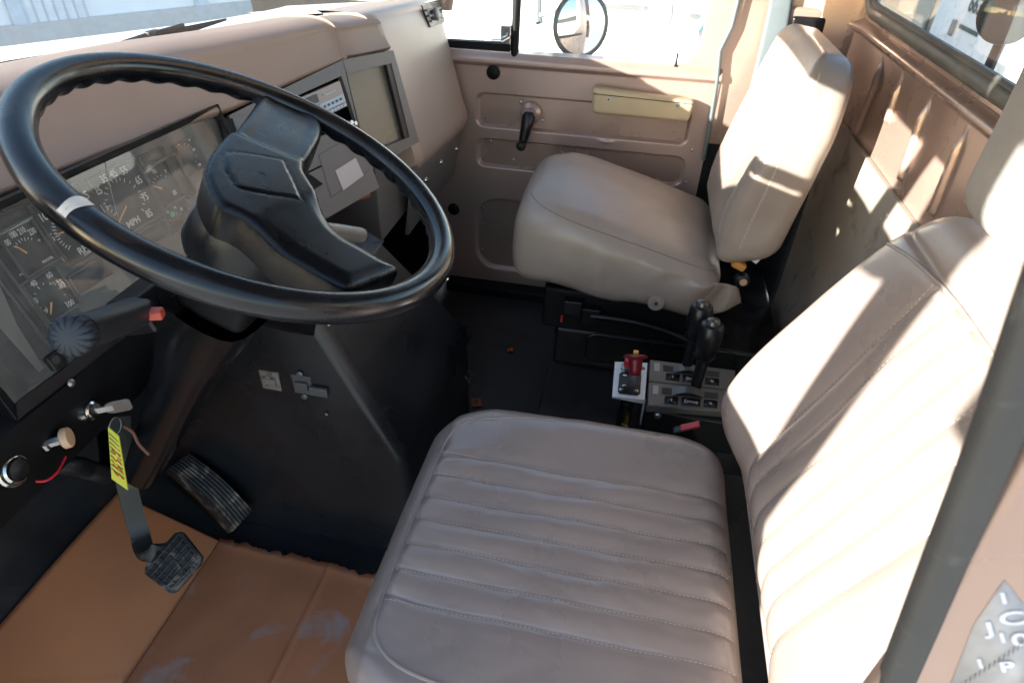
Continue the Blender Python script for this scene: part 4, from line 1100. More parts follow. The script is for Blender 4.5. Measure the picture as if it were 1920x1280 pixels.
for x, y in [(.338, .06), (.342, .14), (.352, .19), (.372, .222), (.40, .237), (.445, .241), (.52, .242), (.62, .242), (.70, .241), (.74, .236), (.770, .222), (.79, .19), (.802, .13), (.812, .06)]:
    sp.append(Vector((x, y, .6)))
pts = [drop(bv, p, dn, .0002)[0] for p in spline(sp, 8)]
b.tube([p for p in pts if p is not None], .0024, 8); obj('piping', b, piping_m, cus)
b = MB(); pts = [drop(bv, Vector((.88 - .0, y, .445)), Vector((-1, 0, -.25)), .0004)[0] for y in lin(-.2, .18, 30)]
b.tube([p for p in pts if p is not None], .0018, 6); obj('piping', b, piping_m, cus)
# backrest
LEAN = math.radians(17.5); BO = Vector((0, -.280, .463)); bh = Vector((0, -math.sin(LEAN), math.cos(LEAN))); bt = Vector((0, math.cos(LEAN), math.sin(LEAN)))
def backw(x, t, h): return BO + Vector((x, 0, 0)) + bt * t + bh * h
H1 = .505
def back(x, t, h):
    g, d = groove(x, .0028)
    f = sm(t, .03, .055)
    inside = sm(h, .02, .05) * (1 - sm(h, .428, .442))
    dt = f * inside * (-.0016 * g + puff(x))
    dt += f * (.012 * math.exp(-((h - .10) / .12) ** 2) - .014 * sm(h, .30, .50))
    dt += f * (.050 * sm(x, .70, .83) + .012 * sm(-x, -.44, -.34)) * math.exp(-((h - .16) / .17) ** 2) * (1 - .5 * sm(x, .80, .86))
    dt -= f * .004 * math.exp(-((h - .438) / .005) ** 2) + f * .035 * (1 - sm(h, -.01, .10))
    # rounded shoulders
    q = .150; xx = x
    hw = (.872 - .268) / 2; cx = .57
    e = max(0, h - (H1 - q)) / q
    w = hw - q * .95 * (1 - math.sqrt(max(0, 1 - e * e)))
    xx = cx + (x - cx) * w / hw
    e2 = max(0, .10 - h) / .10
    xx = cx + (xx - cx) * (1 - .10 * e2 * e2)
    dt += f * .0015 * math.sin(23 * h + 9 * x) * math.sin(31 * x + 3 * h)
    return backw(xx, t + dt, h)
b = MB()
b.rbox([dense(.268, .872, .32, .72, .003, .012), lin(-.06, .062, 12), dense(0, H1, .425, .455, .0025, .010)], .046, back)
bv2 = bvh_of(b)
bk = obj('backrest', b, vinyl, ds, sharp=181)
for l in LINES:
    b = MB(); stitches(b, [backw(l, .2, h) for h in (.03, .43)], bv2, -bt, pitch=.0066); obj('stitching', b, thread, bk)
b = MB(); pts = []
for x in lin(.295, .845, 60):
    h = .437 - .030 * abs((x - .57) / .275) ** 3; q = drop(bv2, backw(x, .2, h), -bt, .0004)[0]
    if q is not None: pts.append(q)
b.tube(pts, .0024, 8)
for sgn in (1,):
    pts = []
    for h in lin(.06, .40, 40):
        q = drop(bv2, backw(1.0, .030, h), Vector((-1, 0, 0)), .0004)[0]
        if q is not None: pts.append(q)
    b.tube(pts, .0020, 6)
obj('piping', b, piping_m, bk)
# headrest
b = MB()
def headf(x, t, h):
    xx = .565 + (x - .565) * (.70 + .30 * sm(h, 0, .24))
    return Vector((0, -.408, .945)) + Vector((xx, 0, 0)) + bt * (t - .01 * sm(h, .3, .44)) + Vector((0, -.13, .99)) * h + bt * .006 * math.sin(9 * x + 20 * h)
b.rbox([lin(.30, .850, 40), lin(-.055, .045, 10), lin(0, .44, 36)], .040, headf)
obj('headrest', b, head_fab, ds, sharp=181)
b = MB(); b.box((.57, -.01, .27), (.46, .44, .14)); obj('seat_base', b, blackmat, ds, bev=.01)
for x in (.80, .33):
    b = MB(); b.box((x, -.245, .40), (.05, .06, .12)); obj('recliner', b, blackmat, ds, bev=.005)

# ---- passenger
ps = thing('passenger_seat', 'far smooth tan vinyl seat pushed against the passenger door', 'seat', (1.62, 0, .1))
PX0, PX1, PY0, PY1, PZ0, PZ1 = 1.405, 1.885, -.262, .258, .365, .555
def pcush(x, y, z):
    k = (z - PZ0) / (PZ1 - PZ0); kt = sm(k, .45, 1)
    zz = z + kt * (.270 * (y - .02) - .35 * max(0, y - .10) ** 1.5 * 0) + (1 - k) * (-.045 * (.25 - y) / .5 + .015)
    cx = (x - 1.645) / .240
    zz += kt * (.034 * (1 - cx * cx) * (1 - .55 * sm(-y, .0, .25)))
    zz -= kt * .030 * sm(y, .14, .252)
    fr = sm(y, .06, .252); xx = x
    xx -= .055 * fr ** 2 * sm(x, 1.70, 1.885); xx += .018 * fr ** 2 * (1 - sm(x, 1.41, 1.55))
    xx += (1 - sm(x, 1.405, 1.465)) * (-.010 * math.sin(PI * k) + .004 * math.sin(13 * y) * (1 - k) + .006 * sm(-y, .1, .25) * math.sin(9 * k + 30 * y))
    yy = y + .012 * math.sin(PI * k) * sm(y, .15, .25)
    zz += .0025 * math.sin(19 * x + 6 * y) * math.sin(15 * y) * kt
    nz = noise.fractal(Vector((7 * x, 7 * y, 7 * z)), 1.0, 2.0, 4)
    wr = noise.fractal(Vector((5 * x + 9, 14 * y, 5 * z)), .9, 2.1, 3)
    zz += kt * .0035 * nz; xx += (1 - sm(x, 1.41, 1.50)) * (.006 * wr + .003 * nz) * (1 - kt * .6)
    zz -= (1 - k) * .007 * math.sin(26 * y + 1) * (1 - sm(x, 1.41, 1.55))
    return Vector((xx, yy, zz))
b = MB(); b.rbox([lin(PX0, PX1, 48), lin(PY0, PY1, 48), lin(PZ0, PZ1, 26)], .050, pcush)
bv3 = bvh_of(b)
pc = obj('seat_cushion', b, vinyl_plain, ps, sharp=181)
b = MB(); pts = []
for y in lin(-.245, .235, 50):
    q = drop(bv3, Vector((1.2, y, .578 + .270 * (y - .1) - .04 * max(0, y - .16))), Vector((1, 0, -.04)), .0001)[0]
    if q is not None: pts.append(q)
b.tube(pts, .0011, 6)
obj('seam', b, M('dark_seam', (.19, .15, .13), .7), pc)  # seam line coloured a little darker than the vinyl
b = MB(); b.lathe([(.021, 0), (.020, .0012), (.011, .0015), (.010, .004), (.004, .0045), (0, .003)], on(1230, 568, 0, 1.393), (-1, 0, .1), 24); b.mi = 1; b.lathe([(.0055, .0035), (.005, .005), (0, .005)], on(1230, 568, 0, 1.393), (-1, 0, .1), 16)
obj('cover_button', b, [vinyl_plain, inkblack], pc)
# loose cover flap at the rear lower corner
b = MB()
F1 = [on(1340, 520, 0, 1.362), on(1385, 520, 0, 1.385), on(1378, 555, 0, 1.372), on(1402, 548, 0, 1.39), on(1395, 575, 0, 1.378), on(1345, 600, 0, 1.36), on(1290, 602, 0, 1.355)]
G = []
for i in range(14):
    t = i / 13; top = on(1338 + 45 * t, 528 + 8 * t, 0, 1.409 + .02 * t); bot = on(1285 + 105 * t, 604 - 34 * t, 0, 1.400 + .022 * t)
    G.append([top.lerp(bot, s) + Vector((-.006 * math.sin(9 * t + 2 * s) * (.3 + s), 0, 0)) for s in lin(0, 1, 10)])
b.grid(G); fo = obj('cover_flap', b, vinyl_plain, pc); sdm = fo.modifiers.new('s', 'SOLIDIFY'); sdm.thickness = .002
# backrest
PLEAN = math.radians(9); PB = Vector((0, -.306, .530)); ph_ = Vector((0, -math.sin(PLEAN), math.cos(PLEAN))); pt_ = Vector((0, math.cos(PLEAN), math.sin(PLEAN)))
PH = .450
def pback(x, t, h):
    f = sm(t, -.01, .05); u = (x - 1.64) / .235
    tt = t - f * .030 * (1 - u * u) * sm(h, .05, .2) * (1 - .4 * sm(h, .28, .46))          # slightly hollow front
    tt += f * .022 * math.exp(-((h - .12) / .14) ** 2)
    tt += .030 * sm(h, .06, -.03) * f * 0
    e = max(0, h - (PH - .11)) / .11; hw = 1 - .28 * (1 - math.sqrt(max(0, 1 - e * e)))
    xx = 1.64 + (x - 1.64) * hw
    tt *= 1 - .25 * sm(h, .28, .46)
    hh = h + .055 * (1 - sm(h, 0, .14)) * (.06 - t) / .12
    tt += .003 * math.sin(15 * h + 8 * x) * f + .004 * f * noise.fractal(Vector((6 * x, 3, 8 * h)), 1.0, 2.0, 4)
    xx += .005 * (1 - sm(x, 1.40, 1.46)) * noise.fractal(Vector((2, 9 * t, 7 * h)), 1.0, 2.0, 4)
    return PB + Vector((xx, 0, 0)) + pt_ * tt + ph_ * hh
b = MB(); b.rbox([lin(1.396, 1.882, 44), lin(-.062, .062, 14), lin(-.038, PH, 54)], .036, pback)
bv4 = bvh_of(b)
pb = obj('backrest', b, vinyl_plain, ps, sharp=181)
b = MB(); path = [Vector((1.2, 0, 0)) + pt_ * .030 * (1 - .25 * sm(h, .28, .46)) + PB + ph_ * h for h in lin(.03, .42, 20)]
stitches(b, [p + Vector((.1, 0, 0)) for p in path], bv4, Vector((1, 0, 0)), pitch=.008, ln=.005, r=.0007)
pts = [drop(bv4, p, Vector((1, 0, 0)), .0)[0] for p in path]; b.tube([p + pt_ * .003 for p in pts if p is not None], .0010, 6)
path = [Vector((1.3, 0, 0)) + PB + pt_ * t + ph_ * .020 for t in lin(-.05, .05, 8)]
stitches(b, path, bv4, Vector((1, 0, 0)), pitch=.008, ln=.005, r=.0007)
obj('stitching', b, thread, pb)
b = MB()
for k in range(3): 
    q = [drop(bv4, Vector((1.45 + .014 * k, 0, 0)) + PB + pt_ * .3 + ph_ * h, -pt_, .0003)[0] for h in lin(.02, .40, 24)]
    b.tube([p for p in q if p is not None], .0016, 6)
obj('piping', b, piping_m, pb)
b = MB(); b.box(on(1385, 495, 0, 1.43), (.03, .035, .02), Matrix.Rotation(.4, 3, 'X')); obj('foam_edge', b, orangec, ps, bev=.006)
b = MB(); b.box(on(1423, 482, 0, 1.415), (.002, .014, .034), Matrix.Rotation(.5, 3, 'X')); o = obj('care_tag', b, white, ps)
b = MB(); b.lathe([(.018, 0), (.018, .02), (.010, .024), (0, .024)], on(1390, 522, 0, 1.445), (-1, 0, 0), 20); b.mi = 1; b.lathe([(.009, .022), (.009, .026), (0, .027)], on(1392, 520, 0, 1.445), (-1, 0, 0), 14); obj('hinge', b, [blackpl, beigekn], ps)
b = MB(); b.box((1.66, -.02, .29), (.40, .40, .13)); obj('seat_base', b, blackmat, ps, bev=.01)
b = MB(); b.box(on(1075, 574, 0, 1.45), (.03, .05, .045)); b.box(on(1108, 590, 0, 1.445), (.03, .05, .05)); bb = obj('slide_bracket', b, blackpl, ps, bev=.004)
b = MB(); b.box(on(1053, 597, 0, 1.43), (.004, .004, .022)); obj('red_tab', b, redbtn, bb)
b = MB(); b.tube(spline([on(1108, 592, 0, 1.43), on(1180, 602, 0, 1.425), on(1250, 622, 0, 1.425), on(1305, 648, 0, 1.425)], 6), .0085, 10); obj('slide_bar', b, blackpl, ps)
# raised platform under both seats and the passenger seat riser
b = MB(); b.box((1.09, -.175, .05), (1.74, .65, .10)); o = obj('seat_platform', b, rubber, None, bev=.012, loc=(1.09, -.175, 0)); tag(o, 'low black rubber covered step carrying both seats', 'platform')
rs = thing('seat_riser', 'black plastic seat riser with moulded tray panel under far seat', 'seat riser', (1.66, -.15, .1))
b = MB(); b.box((1.71, -.17, .165), (.50, .62, .130)); obj('riser_box', b, blackpl, rs, bev=.012)
b = MB(); P = rrect(-.36, .05, .125, .225, .03); pp_ = [Vector((1.457, y, z)) for y, z in P]; b.tube(pp_, .004, 8, closed=True); obj('tray_rim', b, blackpl, rs)

# ================================================================== SHIFT CONSOLE
con = thing('shift_console', 'black pedestal with two grey slotted shifter plates', 'shift console', (1.13, -.2, .1))
b = MB(); b.box((1.125, -.205, .22), (.17, .20, .24)); obj('pedestal', b, blackpl, con, bev=.006)
ZC = .352
def cq(u, v, h=0): return on(u, v, 2, ZC + h)
t0, t1, t2, t3 = cq(1218, 676), cq(1378, 696), cq(1372, 776), cq(1213, 763)
def cb(a, c, h=0): return t0.lerp(t1, a).lerp(t3.lerp(t2, a), c) + Vector((0, 0, h))
def ctext(b, t, a, c, s): b.text(t, basis(cb(a, c, .0052), cb(1, c) - cb(0, c), cb(a, 0) - cb(a, 1)), s, ext=.0001)
for half in (0, 1):
    c0 = .5 * half + .008; hgt = .484
    b = MB(); b.prism([cb(0, c0, .005), cb(1, c0, .005), cb(1, c0 + hgt, .005), cb(0, c0 + hgt, .005)], (0, 0, -.02)); pl_ = obj('shifter_plate', b, shiftm, con, bev=.0025)
    b = MB(); b.prism([cb(.16, c0 + .10, .0056), cb(.82, c0 + .10, .0056), cb(.82, c0 + .235, .0056), cb(.16, c0 + .235, .0056)], (0, 0, -.002)); obj('gate_slot', b, inkblack, pl_)
    for a0, a1, t in ((.20, .36, '1'), (.40, .62, 'Drive'), (.66, .82, '0')):
        b = MB(); b.prism([cb(a0, c0 + .27, .0058), cb(a1, c0 + .27, .0058), cb(a1, c0 + .43, .0058), cb(a0, c0 + .43, .0058)], (0, 0, -.002)); b.mi = 1
        bz = .0006; b.text(t, basis(cb((a0 + a1) / 2, c0 + .35, .0062), cb(1, c0) - cb(0, c0), cb(0, 0) - cb(0, 1)), .0125, ext=.0001); obj('range_window', b, [blackpl, greyprint], pl_, flat=True)
    b = MB(); b.prism([cb(.055, c0 + .07, .0054), cb(.12, c0 + .07, .0054), cb(.12, c0 + .25, .0054), cb(.055, c0 + .25, .0054)], (0, 0, -.001)); obj('etched_mark', b, greyprint, pl_)
    b = MB(); b.grid([[cb(.28 + .38 * t, c0 + .10 + .15 * s, .006 + .011 * math.sin(PI * t)) for s in lin(0, 1, 4)] for t in lin(0, 1, 14)]); obj('sliding_cover', b, shiftm, pl_)
b = MB(); b.lathe([(.008, 0), (.008, .003), (.005, .006), (0, .006)], on(1233, 778, 0, 1.038), (-1, 0, 0), 6); obj('bolt', b, steel, con)
def lever(px_top, y, lab):
    top = on(*px_top, 1, y)
    base = Vector((top.x - .012, y + .004, ZC + .004))
    t = thing('shift_lever', lab, 'lever', tuple(base), 'paired shift levers')
    d = (top - base).normalized(); L = (top - base).length
    b = MB(); b.tube([base, base + d * (L - .075)], [.0115, .0130], 16); obj('shaft', b, blackpl, t)
    b = MB(); b.lathe([(.016, -.086), (.0235, -.078), (.0255, -.03), (.0255, -.010), (.0235, -.007), (.0235, -.003), (.021, -.0005), (.012, 0)], top, d, 32); g = obj('grip', b, blackpl, t, sharp=50)
    b = MB(); b.lathe([(.0150, -.002), (.0150, .005), (.0125, .0095), (.006, .0115), (0, .012)], top, d, 28); obj('button', b, M('lever_button', (.05, .05, .052), .25, spec=.7), g)
    return t
l1 = lever((1337, 607), -.214, 'nearer black shift lever with domed thumb button')
top2 = on(1319, 566, 1, -.196); base2 = Vector((top2.x - .012, -.192, ZC + .004))
l2 = l1.copy(); COL.objects.link(l2); l2.location = base2; l2['label'] = 'farther black shift lever partly hidden behind the nearer one'
for ch in list(l1.children):
    c_ = ch.copy(); COL.objects.link(c_); c_.parent = l2
    for g_ in list(ch.children): h_ = g_.copy(); COL.objects.link(h_); h_.parent = c_
# parking brake control with the dark red knob
pk_ = thing('brake_control', 'bright metal control plate with dark red pull knob and red button', 'brake control', (1.12, -.065, .1))
k0, k1, k2, k3 = cq(1153, 678), cq(1214, 680), cq(1209, 748), cq(1148, 742)
def kb_(a, c, h=0): return k0.lerp(k1, a).lerp(k3.lerp(k2, a), c) + Vector((0, 0, h))
b = MB(); b.prism([kb_(0, 0), kb_(1, 0), kb_(1, 1), kb_(0, 1)], (0, 0, -.003)); b.prism([kb_(1, 1, -.001), kb_(.97, 1, -.001), kb_(.97, 1, -.045), kb_(1, 1, -.075)], (0, .0, 0) if 0 else (0, -.002, 0)); b.prism([kb_(0, 1), kb_(1, 1), kb_(1, 1, -.012), kb_(0, 1, -.004)], (-.002, 0, 0))
kp_ = obj('control_plate', b, alu, pk_, bev=.001)
b = MB(); b.prism([kb_(.16, .40, .004), kb_(.22, .33, .004), kb_(.78, .33, .004), kb_(.84, .40, .004), kb_(.84, .88, .004), kb_(.78, .93, .004), kb_(.22, .93, .004), kb_(.16, .88, .004)], (0, 0, -.004)); obj('switch_base', b, blackpl, kp_, bev=.001)
for a, c in ((.33, .45), (.33, .75), (.25, .86), (.72, .86)):
    b = MB(); b.lathe([(.0042, 0), (.0042, .002), (0, .003)], kb_(a, c, .004), (0, 0, 1), 12); obj('screw', b, chrome, kp_)
kn0 = kb_(.56, .74, .004); kn1 = kn0 + Vector((.008, -.004, .024)); kn2 = on(1192, 668, 0, kn0.x + .036)
b = MB(); b.box((kn0 + kn1) / 2, (.007, .010, .034)); obj('toggle', b, steel, pk_, bev=.001)
d = (kn2 - kn1); L = d.length
b = MB(); b.lathe([(.0095, 0), (.0125, .002), (.0135, .012), (.0155, L - .010), (.017, L - .006), (.026, L - .003), (.0265, L), (.022, L + .003), (.006, L + .0045), (0, L + .0045)], kn1, d, 32); kk = obj('pull_knob', b, red, pk_, sharp=60)
b = MB(); b.box(kn1 + d * (1 + .007 / L), (.011, .011, .010)); obj('cap', b, yellow, kk, bev=.0015)
r0 = kb_(.38, .20, .0)
b = MB(); b.lathe([(.014, 0), (.014, .008), (.011, .010), (0, .010)], r0, (0, 0, 1), 24); rb = obj('button_collar', b, steel, pk_)
b = MB(); b.lathe([(.0085, .009), (.0085, .024), (.0075, .026), (0, .026)], r0, (0, 0, 1), 24); obj('red_button', b, redbtn, rb)
b = MB(); b.lathe([(.0058, 0), (.0058, .0006), (0, .0006)], kb_(.86, .17, .0), (0, 0, 1), 20); b.mi = 1; b.box(kb_(.86, .17, .0007), (.002, .006, .0006)); obj('mark', b, [M('maroon_print', (.28, .03, .07), .6), white], kp_)
b = MB(); b.box(kb_(.5, .75, -.07), (.03, .03, .10)); b.box(kb_(.45, .95, -.045), (.012, .012, .05)); obj('valve_body', b, blackpl, pk_, bev=.003)
b = MB(); p = kb_(.55, 1.0, -.045); b.lathe([(.007, 0), (.007, .03), (.009, .032), (.009, .042), (0, .042)], p, (0, 0, -1), 6); obj('air_fitting', b, M('brass', (.30, .22, .08), .4, metal=1), pk_)
# seat belt buckle between seat and console
p = on(1292, 806, 0, .935)
bu = thing('belt_buckle', 'black seat belt buckle with red release beside near seat', 'buckle', (p.x, p.y, .1))
ur = (on(1318, 796, 0, .935) - on(1262, 808, 0, .935)).normalized()
rot = basis((0, 0, 0), (1, 0, 0), ur).to_3x3()
b = MB(); b.box(p + Vector((0, 0, -.020)), (.020, .040, .055), rot); b.tube([p + Vector((0, -.01, -.05)), p + Vector((0, -.02, -.2))], .010, 8); obj('buckle_body', b, blackpl, bu, bev=.004)
b = MB(); b.box(p + Vector((0, 0, .010)), (.017, .037, .006), rot); obj('release_button', b, redbtn, bu, bev=.002)

# ================================================================== OUTSIDE
# wiper lying on the windshield base
wz = lambda u, v, y: on(u, v, 1, y)
wp0 = wz(198, 96, 1.075); wp1 = wz(424, 37, .99)
wip = thing('wiper', 'black windshield wiper arm resting at the base of windshield', 'wiper', tuple(wp0))
b = MB(); b.tube([wp0, wp0.lerp(wp1, .3) + Vector((0, 0, .006)), wp0.lerp(wp1, .62) + Vector((0, 0, .010))], [.009, .008, .005], 8); obj('wiper_arm', b, blackpl, wip)
b = MB(); b.tube([wp0.lerp(wp1, .12) + Vector((0, 0, -.006)), wp0.lerp(wp1, .6), wp1], [.008, .009, .003], 6); obj('wiper_blade', b, blackmat, wip)
b = MB(); b.box(wp0.lerp(wp1, .36) + Vector((0, 0, .010)), (.035, .014, .012)); obj('wiper_clip', b, blackpl, wip, bev=.002)
# passenger side convex mirror
mc = on(1088, 47, 0, 2.22)
mir = thing('side_mirror', 'round convex side mirror on bracket outside the far window', 'mirror', tuple(mc))
mn = (Vector((-.75, -.52, .10))).normalized()
b = MB(); b.lathe([(.0, .035), (.06, .030), (.085, .016), (.098, 0), (.100, -.006), (.096, -.008)], mc - mn * 0, -mn, 48); obj('mirror_shell', b, blackpl, mir)
b = MB(); b.lathe([(.095, .006), (.075, .010), (.05, .0135), (.025, .0155), (0, .016)], mc, mn, 48); obj('mirror_glass', b, mirrorm, mir)
b = MB(); a = on(1008, 30, 0, 2.28); b.tube([mc - mn * .03, on(1040, 20, 0, 2.27), a], .010, 8); b.tube([on(1012, -90, 0, 2.28), a, on(1012, 45, 0, 2.28)], .013, 8); obj('mirror_bracket', b, M('grey_bracket', (.22, .25, .26), .5), mir)
# second round mirror behind the rear window
mc2 = on(1892, 28, 1, -.74)
m2 = thing('round_lamp', 'round dark work lamp seen close behind the rear window', 'work lamp', tuple(mc2))
mn2 = Vector((-.82, .55, .05)).normalized()
b = MB(); b.lathe([(0, .04), (.036, .034), (.052, .018), (.058, 0), (.057, -.004), (.052, -.004)], mc2, -mn2, 40); obj('lamp_shell', b, blackpl, m2)
b = MB(); b.lathe([(.054, .003), (.036, .009), (0, .012)], mc2, mn2, 40); obj('lamp_glass', b, darkglass, m2)
b = MB(); b.tube([mc2 - mn2 * .04, mc2 + Vector((.1, -.05, -.3)), mc2 + Vector((.1, -.05, -.9))], .012, 8); obj('lamp_stalk', b, blackpl, m2)

def vehicle(name, label, cat, o, yaw, body_h, body_l, cabin, mat, mark=None, stripe=None, scale=1):
    """panel-sided vehicle: body with wheel arches, hood, cabin with windows, wheels, lamps, mirrors"""
    rt = thing(name, label, cat, o)
    R3 = Matrix.Rotation(yaw, 3, 'Z'); O = Vector(o)
    def T(x, y, z): return O + R3 @ Vector((x * scale, y * scale, z * scale))
    L = body_l / 2; Wd = .95
    def arch(cx, r, n=9): return [(cx - r * math.cos(PI * k / (n - 1)), .36 + r * math.sin(PI * k / (n - 1))) for k in range(n)]
    prof = [(-L, .36)] + arch(-L * .62, .42) + arch(L * .62, .42) + [(L, .36), (L + .04, .55), (L - .02, body_h * .96), (L - .12, body_h), (-L, body_h)]
    b = MB(); b.prism([T(x, -Wd, z) for x, z in prof], R3 @ Vector((0, 2 * Wd * scale, 0))); bd = obj('body', b, mat, rt, bev=.05, seg=3)
    if cabin:
        a0, a1, h = cabin
        cp = [(a0, body_h - .02), (a0 + .10, h), (a1 - .55, h + .02), (a1, body_h - .02)]
        b = MB(); b.prism([T(x, -Wd + .08, z) for x, z in cp], R3 @ Vector((0, (2 * Wd - .16) * scale, 0))); cb2 = obj('cabin', b, mat, rt, bev=.05, seg=3)
        for s in (-1, 1):
            b = MB(); y = s * (Wd - .073)
            b.prism([T(a0 + .16, y, body_h + .04), T(a0 + .22, y, h - .07), T(a1 - .60, y, h - .06), T(a1 - .14, y, body_h + .04)], R3 @ Vector((0, -s * .01, 0))); obj('window', b, darkglass, cb2)
        b = MB(); b.prism([T(a1 - .03, -Wd + .18, body_h + .05), T(a1 - .03, Wd - .18, body_h + .05), T(a1 - .52, Wd - .24, h - .04), T(a1 - .52, -Wd + .24, h - .04)], R3 @ Vector((.012, 0, .012))); obj('windshield', b, darkglass, cb2)
    for sx in (-1, 1):
        for s in (-1, 1):
            b = MB(); b.lathe([(.0, .0), (.2 * scale, .0), (.2 * scale, .02), (.34 * scale, .02), (.36 * scale, .06), (.36 * scale, .2), (.3 * scale, .22), (0, .22)], T(sx * L * .62, s * (Wd - .04), .36), R3 @ Vector((0, -s, 0)), 28); w = obj('wheel', b, tyre, rt)
            b = MB(); b.lathe([(.2 * scale, -.004), (.16 * scale, .012), (.05 * scale, -.012), (0, -.014)], T(sx * L * .62, s * (Wd - .04), .36), R3 @ Vector((0, -s, 0)), 24); obj('rim', b, steel, w)
    for s in (-1, 1):
        b = MB(); b.box(T(L + .02, s * .68, .78), (.05, .30, .18), R3); obj('headlight', b, chrome, rt, bev=.02)
        if cabin: b = MB(); b.box(T(cabin[1] - .35, s * (Wd + .12), body_h + .12), (.08, .22, .16), R3); obj('mirror', b, blackpl, rt, bev=.02)
    if stripe:
        for s in (-1, 1):
            b = MB(); b.box(T(0, s * (Wd + .002), body_h * .72), (body_l * .9 * scale, .006, .12), R3); obj('stripe', b, stripe, rt)
    if mark:
        t, x, z, s_, side = mark
        b = MB(); y = side * (Wd + .004)
        b.text(t, basis(T(x, y, z), R3 @ Vector((-side * 1, 0, 0)) * (1 if side < 0 else 1) if False else R3 @ Vector((-1 if side > 0 else 1, 0, 0)), Vector((0, 0, 1))), s_, ext=.002); obj('unit_number', b, M('number_print', (.20, .34, .30), .6), rt, flat=True)
    return rt
GZ = -1.0
pv = vehicle('parked_van', 'tall white van with teal stripe, its flat rear facing the far window', 'van', (7.05, .46, GZ), 0, 2.25, 4.8, (-2.0, 2.35, 2.6), white_paint)
for q, mt_, nm in (([(1322, 42), (1345, 40), (1345, 62), (1308, 60)], teal, 'stripe'), ([(1308, 60), (1345, 62), (1345, 92), (1316, 92)], purple, 'stripe')):
    b = MB(); b.prism([on(u, v, 0, 4.64) for u, v in q], (.012, 0, 0)); obj(nm, b, mt_, pv)
b = MB(); b.box(on(1160, 12, 0, 4.63), (.02, .34, .03)); b.box(on(1300, 30, 0, 4.63), (.02, .05, .03)); obj('side_moulding', b, M('van_moulding', (.12, .125, .13), .5), pv)
b = MB(); b.tube([on(1262, 0, 0, 4.62), on(1260, 30, 0, 4.62), on(1254, 46, 0, 4.62)], .008, 6); obj('door_gap', b, M('van_gap', (.09, .1, .1), .5), pv)
# white box truck behind, showing its painted number through the rear window
rt = thing('box_truck', 'white box truck with painted number behind the rear window', 'box truck', (6.8, -4.4, GZ))
bp = on(1750, 40, 1, -3.2)
b = MB(); b.box((6.8, -4.4, .9), (4.4, 2.3, 2.6)); bx = obj('cargo_box', b, white_paint, rt, bev=.02)
p = on(1830, 11, 1, -3.243)
b = MB(); b.text('663', basis(p, (-1, 0, 0), (0, 0, 1)), .22, ext=.002); b.box(p + Vector((-.05, 0, -.22)), (.50, .004, .04)); obj('unit_number', b, M('number_print', (.05, .085, .08), .6), bx, flat=True)
b = MB(); b.box((6.8, -4.4, -.52), (4.6, .9, .22)); obj('chassis', b, blackmat, rt)
for x in (4.0, 8.1):
    for y in (-3.45, -5.35):
        b = MB(); b.lathe([(0, 0), (.25, 0), (.42, .02), (.45, .06), (.45, .24), (0, .26)], (x, y, GZ + .45), (0, -1, 0), 28); w = obj('wheel', b, tyre, rt)
        b = MB(); b.lathe([(.24, -.006), (.1, .02), (0, .02)], (x, y, GZ + .45), (0, -1, 0), 20); obj('rim', b, steel, w)
b = MB(); b.box((3.75, -4.4, .3), (1.5, 2.1, 1.7)); cbx = obj('truck_cabin', b, white_paint, rt, bev=.12)
b = MB(); b.box((3.75, -3.345, .75), (.9, .01, .6)); obj('window', b, darkglass, cbx)
b = MB(); p = on(1785, 52, 1, -3.23); b.box(p, (.10, .02, .16)); obj('marker_lamp', b, M('marker_lens', (.06, .11, .125), .2), bx, bev=.01)
# tan timber posts / shed behind
sh = thing('storage_shed', 'tan board storage shed standing behind the box truck', 'shed', (15.6, -6.6, GZ))
b = MB(); b.box((15.6, -6.6, .6), (4.4, 3, 3.2)); obj('wall', b, tanwall, sh)
b = MB(); b.prism([(13.2, -5.0, 2.1), (18, -5.0, 2.1), (18, -8.3, 2.9), (13.2, -8.3, 2.9)], (0, 0, .1)); obj('roof', b, blackmat, sh)
b = MB(); b.box((14.7, -5.09, .2), (.8, .03, 2.2)); obj('door', b, M('grey_door', (.045, .052, .054), .5), sh)
# white metal building ahead
bl = thing('metal_building', 'long white metal sided building ahead of the windshield', 'building', (9, 9.0, GZ))
BA, BD = Vector((8.2, 9.0, 0)), Vector((.855, -.52, 0)).normalized(); BN = Vector((-BD.y, BD.x, 0)); BN = BN if BN.y > 0 else -BN
def bp_(t, d, z): p = BA + BD * t + BN * d; return Vector((p.x, p.y, z))
def bt_(u, v):                                          # distance along the wall that is seen at a pixel
    return (onp(u, v, BA, BN) - BA).dot(BD)
BM_ = basis((0, 0, 0), BD, (0, 0, 1)).to_3x3()
b = MB(); zz = []
for k in range(0, 23): zz += [GZ + .3 + .2 * k, GZ + .3 + .2 * k + .012]
G = [[bp_(t, (.016 if j % 2 else 0), z) for j, z in enumerate(zz)] for t in lin(-12, 16, 20)]
b.grid(G); obj('wall', b, siding, bl, flat=True)
b = MB(); b.prism([bp_(-12.3, -.4, 3.55), bp_(16.3, -.4, 3.55), bp_(16.3, 5, 4.4), bp_(-12.3, 5, 4.4)], (0, 0, .12)); obj('roof', b, M('metal_roof', (.4, .42, .44), .5), bl)
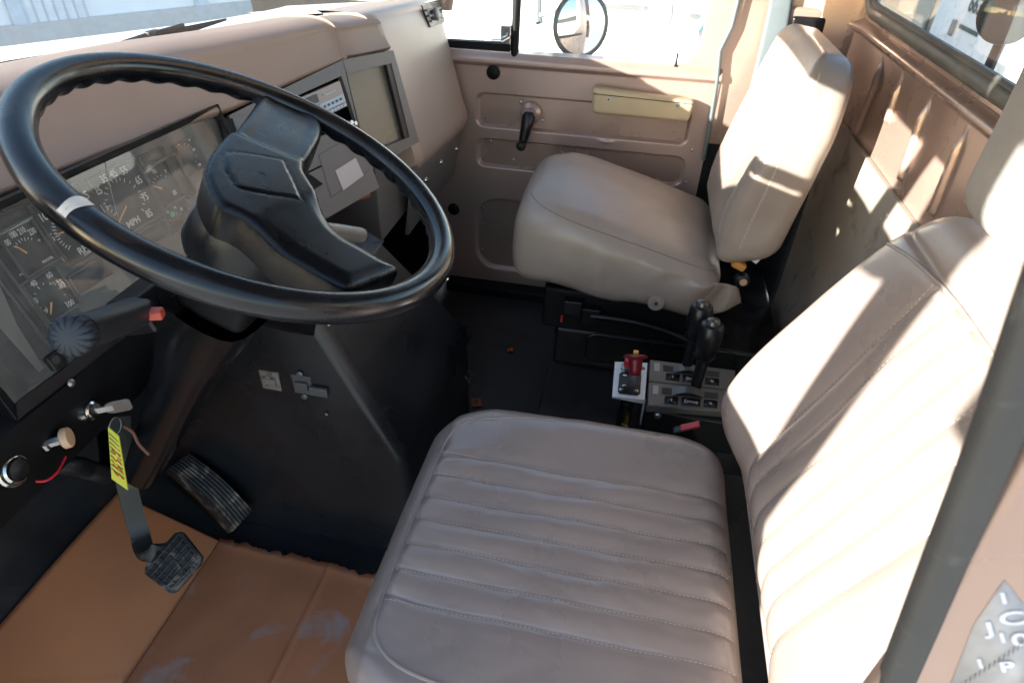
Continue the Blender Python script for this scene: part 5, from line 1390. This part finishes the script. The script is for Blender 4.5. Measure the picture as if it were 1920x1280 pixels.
for u0, u1 in ((52, 172),):
    t0, t1 = bt_(u0, 50), bt_(u1, 50)
    b = MB(); b.box(bp_((t0 + t1) / 2, -.03, GZ + 1.7), (t1 - t0, 3.0, .03), BM_); dd = obj('door', b, M('pale_blue_door', (.60, .66, .74), .5), bl)
    b = MB()
    for t in lin(.02, .98, 6): b.box(bp_(t0 + (t1 - t0) * t, -.052, GZ + 1.7), (.025, 3.0, .012), BM_)
    obj('door_rib', b, M('door_rib_blue', (.40, .47, .56), .5), dd)
for u0 in (40, 385, 545):
    t0 = bt_(u0, 40); b = MB(); b.box(bp_(t0, -.03, GZ + 2.2), (.22, 4.2, .05), BM_); obj('wall_post', b, M('post_blue', (.48, .56, .66), .5), bl)
b = MB(); b.box(bp_(2, -.05, GZ + .16), (28.5, .34, .07), BM_); obj('base_trim', b, M('grey_base_trim', (.42, .45, .48), .6), bl)

# ================================================================== LIGHT
SD = Vector((.80, -1, -.33)).normalized()              # direction the sunlight travels
el = math.asin(-SD.z); az = math.atan2(-SD.x, -SD.y)       # azimuth of the sun, from +Y towards +X
w = bpy.data.worlds.new('World'); sc.world = w; w.use_nodes = True
nt = w.node_tree; bg = nt.nodes['Background']
sk = nt.nodes.new('ShaderNodeTexSky'); sk.sky_type = 'NISHITA'; sk.sun_disc = False
sk.sun_elevation = el; sk.sun_rotation = az; sk.air_density = 1.0; sk.dust_density = .6
nt.links.new(sk.outputs[0], bg.inputs[0]); bg.inputs[1].default_value = .11
sun = bpy.data.lights.new('sun', 'SUN'); sun.energy = 5.0; sun.angle = math.radians(.5); sun.color = (1, .95, .86)
so = bpy.data.objects.new('sun', sun); COL.objects.link(so); so.rotation_euler = SD.to_track_quat('-Z', 'Y').to_euler()
sc.view_settings.view_transform = 'Standard'; sc.view_settings.look = 'None'; sc.view_settings.gamma = 1
sc.view_settings.use_curve_mapping = False
sc.view_settings.exposure = 2.42
sc.cycles.max_bounces = 10; sc.cycles.diffuse_bounces = 5; sc.cycles.transparent_max_bounces = 16
sc.cycles.use_denoising = True
sc.cycles.sample_clamp_indirect = 6
